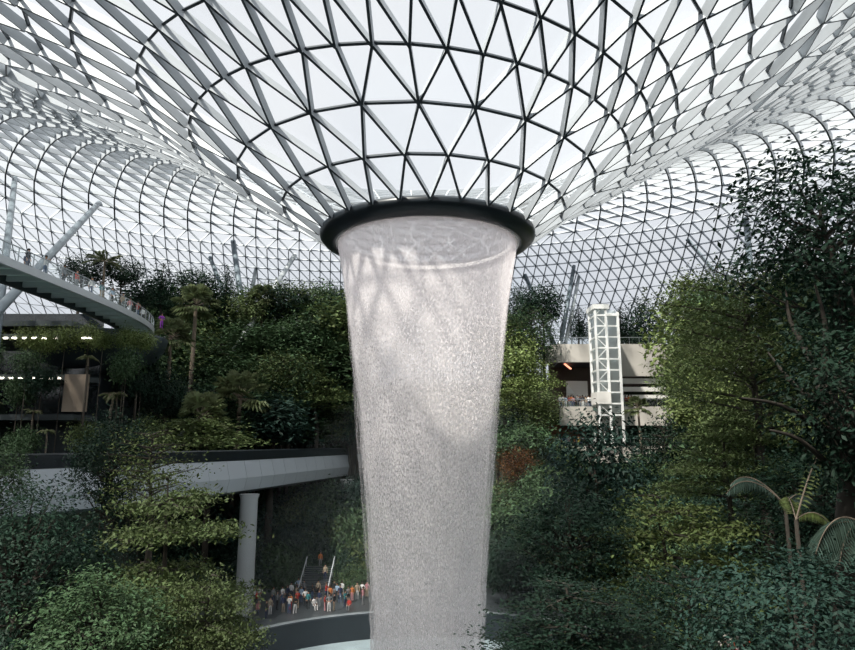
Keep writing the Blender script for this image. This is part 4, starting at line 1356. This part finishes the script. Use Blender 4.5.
# the crowd round the pool: picture point of the feet
crowd = [ # px, py(feet), top, bottom, pose
 (254, 604, 'white', 'black', 'stand'), (259, 603, 'white', 'grey', 'hips'), (256, 608, 'red', 'black', 'turn'), (270, 615, 'beige', 'white', 'stand'), (277, 610, 'grey', 'black', 'phone'),
 (266, 619, 'black', 'navy', 'stand'), (282, 604, 'white', 'denim', 'turn'), (287, 602, 'navy', 'black', 'stand'), (291, 600, 'white', 'navy', 'stride'), (296, 601, 'beige', 'denim', 'phone'),
 (301, 603, 'pale blue', 'denim', 'stand'), (305, 606, 'white', 'black', 'hips'), (290, 610, 'orange', 'red', 'stand'), (295, 614, 'black', 'white', 'turn'), (297, 609, 'red', 'beige', 'phone'),
 (289, 614, 'white', 'denim', 'phone'), (308, 609, 'teal', 'black', 'stand'), (314, 610, 'white', 'white', 'sit'), (319, 607, 'navy', 'grey', 'stand'), (312, 600, 'black', 'denim', 'turn'),
 (325, 611, 'red', 'pink', 'stand'), (329, 612, 'grey', 'white', 'hips'), (334, 611, 'black', 'beige', 'stand'), (326, 600, 'red', 'navy', 'phone'), (330, 603, 'orange', 'black', 'turn'),
 (337, 600, 'pale blue', 'black', 'stride'), (342, 597, 'white', 'white', 'stride'), (340, 603, 'navy', 'denim', 'stand'), (348, 603, 'grey', 'black', 'phone'), (352, 601, 'orange', 'pink', 'stand'),
 (349, 610, 'red', 'grey', 'sit'), (357, 600, 'beige', 'white', 'stand'), (362, 599, 'white', 'pink', 'hips'), (367, 597, 'pink', 'beige', 'stand'), (318, 596, 'beige', 'black', 'stand'),
 (298, 594, 'pale blue', 'navy', 'hips'), (304, 596, 'grey', 'navy', 'stand'), (334, 598, 'black', 'grey', 'point'), (258, 614, 'pink', 'navy', 'sit'),
 (363, 605, 'pink', 'grey', 'turn'), (345, 608, 'teal', 'navy', 'turn'), (283, 613, 'navy', 'beige', 'stand'), (273, 604, 'grey', 'navy', 'stand')]
used = {}
def where_plaza(px):
    if px < 262: return 'near the bridge column'
    if px < 285: return 'poolside, right of the column'
    if px < 312: return 'poolside, left of the stair'
    if px < 336: return 'at the stair foot'
    return 'poolside, beside the waterfall'
for px, py, tp, bt, ps in crowd:
    p = at_z(px, py, 0.0)
    rr_ = math.hypot(p.x, p.y)
    if rr_ < 21.4: p *= 21.4 / rr_; p.z = 0
    p.z = ground(p.x, p.y)
    person(p, face_to(p, (0, 0)) + rp.uniform(-.9, .9), ps, tp, bt, where_plaza(px), rp.choice((0, 0, 1, 1, 2)), rp.choice((None, None, HAIRB)), rp.uniform(.92, 1.05), 'visitors round the pool')
sp_ = Vector(so_.location)
person((sp_.x, sp_.y + 4.3, 2.3), 0.1, 'stand', 'orange', 'grey', 'at the top of the stair', 1)
person((sp_.x + .9, sp_.y + 2.3, 1.25), 0.1, 'stand', 'beige', 'navy', 'halfway up the stair', 0)

# upper walkway visitors
for k, (t, off_, tp, bt, ps) in enumerate(((.33, 1.0, 'black', 'navy', 'stand'), (.37, .8, 'white', 'denim', 'phone'), (.405, .9, 'grey', 'black', 'stand'), (.44, .8, 'red', 'grey', 'turn'), (.475, .8, 'white', 'navy', 'stride'),
        (.51, .7, 'teal', 'beige', 'stand'), (.55, .8, 'pale blue', 'black', 'hips'), (.59, .7, 'beige', 'grey', 'stand'), (.63, .8, 'pink', 'white', 'stride'), (.68, .7, 'red', 'denim', 'phone'), (.35, 1.8, 'navy', 'grey', 'stand'), (.73, .8, 'white', 'black', 'stand'))):
    i_ = int(t * 70); p = cbp[i_]; tg = (cbp[i_ + 1] - p).normalized(); l = Vector((-tg.y, tg.x, 0))
    q = p + l * off_
    person((q.x, q.y, ZD + .02), face_to(q, (0, 0)), ps, tp, bt, 'on the high glass-railed walkway', k % 3, None, 1.0, 'visitors on the high walkway')
q = at(150, 312, 73)
person((cbp[57].x + .8, cbp[57].y, ZD + .02), face_to((-31, 26), (0, 0)), 'hips', 'purple', 'purple', 'at the end of the high walkway', 1, None, 1.05)

# terrace crowds (right)
tops = list(CL); bots = ['black', 'navy', 'denim', 'grey', 'white', 'beige']
seen = {}
for k in range(54):
    px = 561 + (k % 27) * 2.9 + rp.uniform(-.8, .8)
    row = k // 27
    y = YB - 1.9 + row * 1.6 + rp.uniform(-.2, .3)
    tp = ['white', 'red', 'grey', 'beige', 'pale blue', 'pink', 'black', 'white', 'orange', 'navy'][(k * 7) % 10]; bt = bots[(k * 5) % 6]
    ps = ('stand', 'phone', 'turn', 'hips', 'stand')[k % 5]
    xx = (px - 427.5) / F * (DC + y) * .985
    wh = 'on the terrace left of tower' if px < 590 else ('on the terrace behind tower' if px < 618 else 'on the terrace right of tower')
    person((xx, y, Z(408)), face_to((xx, y), (0, 0)) + rp.uniform(-.5, .5), ps, tp, bt, wh, k % 3, None, rp.uniform(.93, 1.05), 'visitors on the crowded terrace')
for k, (px, tp) in enumerate(((553, 'beige'), (557, 'white'), (561, 'blue'), (564, 'blue'), (568, 'pink'), (572, 'orange'), (576, 'yellow'), (579, 'white'), (566, 'white'))):
    y = YB - 2.4 + (k % 2) * .7
    xx = (px - 427.5) / F * (DC + y)
    person((xx, y, Z(448)), face_to((xx, y), (0, 0)), ('stand', 'turn', 'phone')[k % 3], tp, bots[k % 6], 'on the lower terrace', k % 3, None, 1.0, 'visitors on the lower terrace')

# ------------------------------------------------------------------ spray mist drifting from the foot of the waterfall
mv = MB()
mv.lathe([(0.01, -1.7), (13, -1.5), (16, 2), (14, 8), (10, 14), (6.5, 19), (0.01, 21)], 32)
M_MIST = bpy.data.materials.new('spray_mist'); M_MIST.use_nodes = True
nt = M_MIST.node_tree; nt.nodes.clear()
o_ = nt.nodes.new('ShaderNodeOutputMaterial'); v_ = nt.nodes.new('ShaderNodeVolumeScatter')
v_.inputs['Color'].default_value = (0.78, 0.88, 0.95, 1); v_.inputs['Density'].default_value = 0.003; v_.inputs['Anisotropy'].default_value = 0.2
nt.links.new(v_.outputs[0], o_.inputs['Volume'])
mo = mv.build('spray_mist', M_MIST, smooth=True)
tag(mo, 'thin bluish spray drifting round the foot of the waterfall', 'mist', kind='stuff')
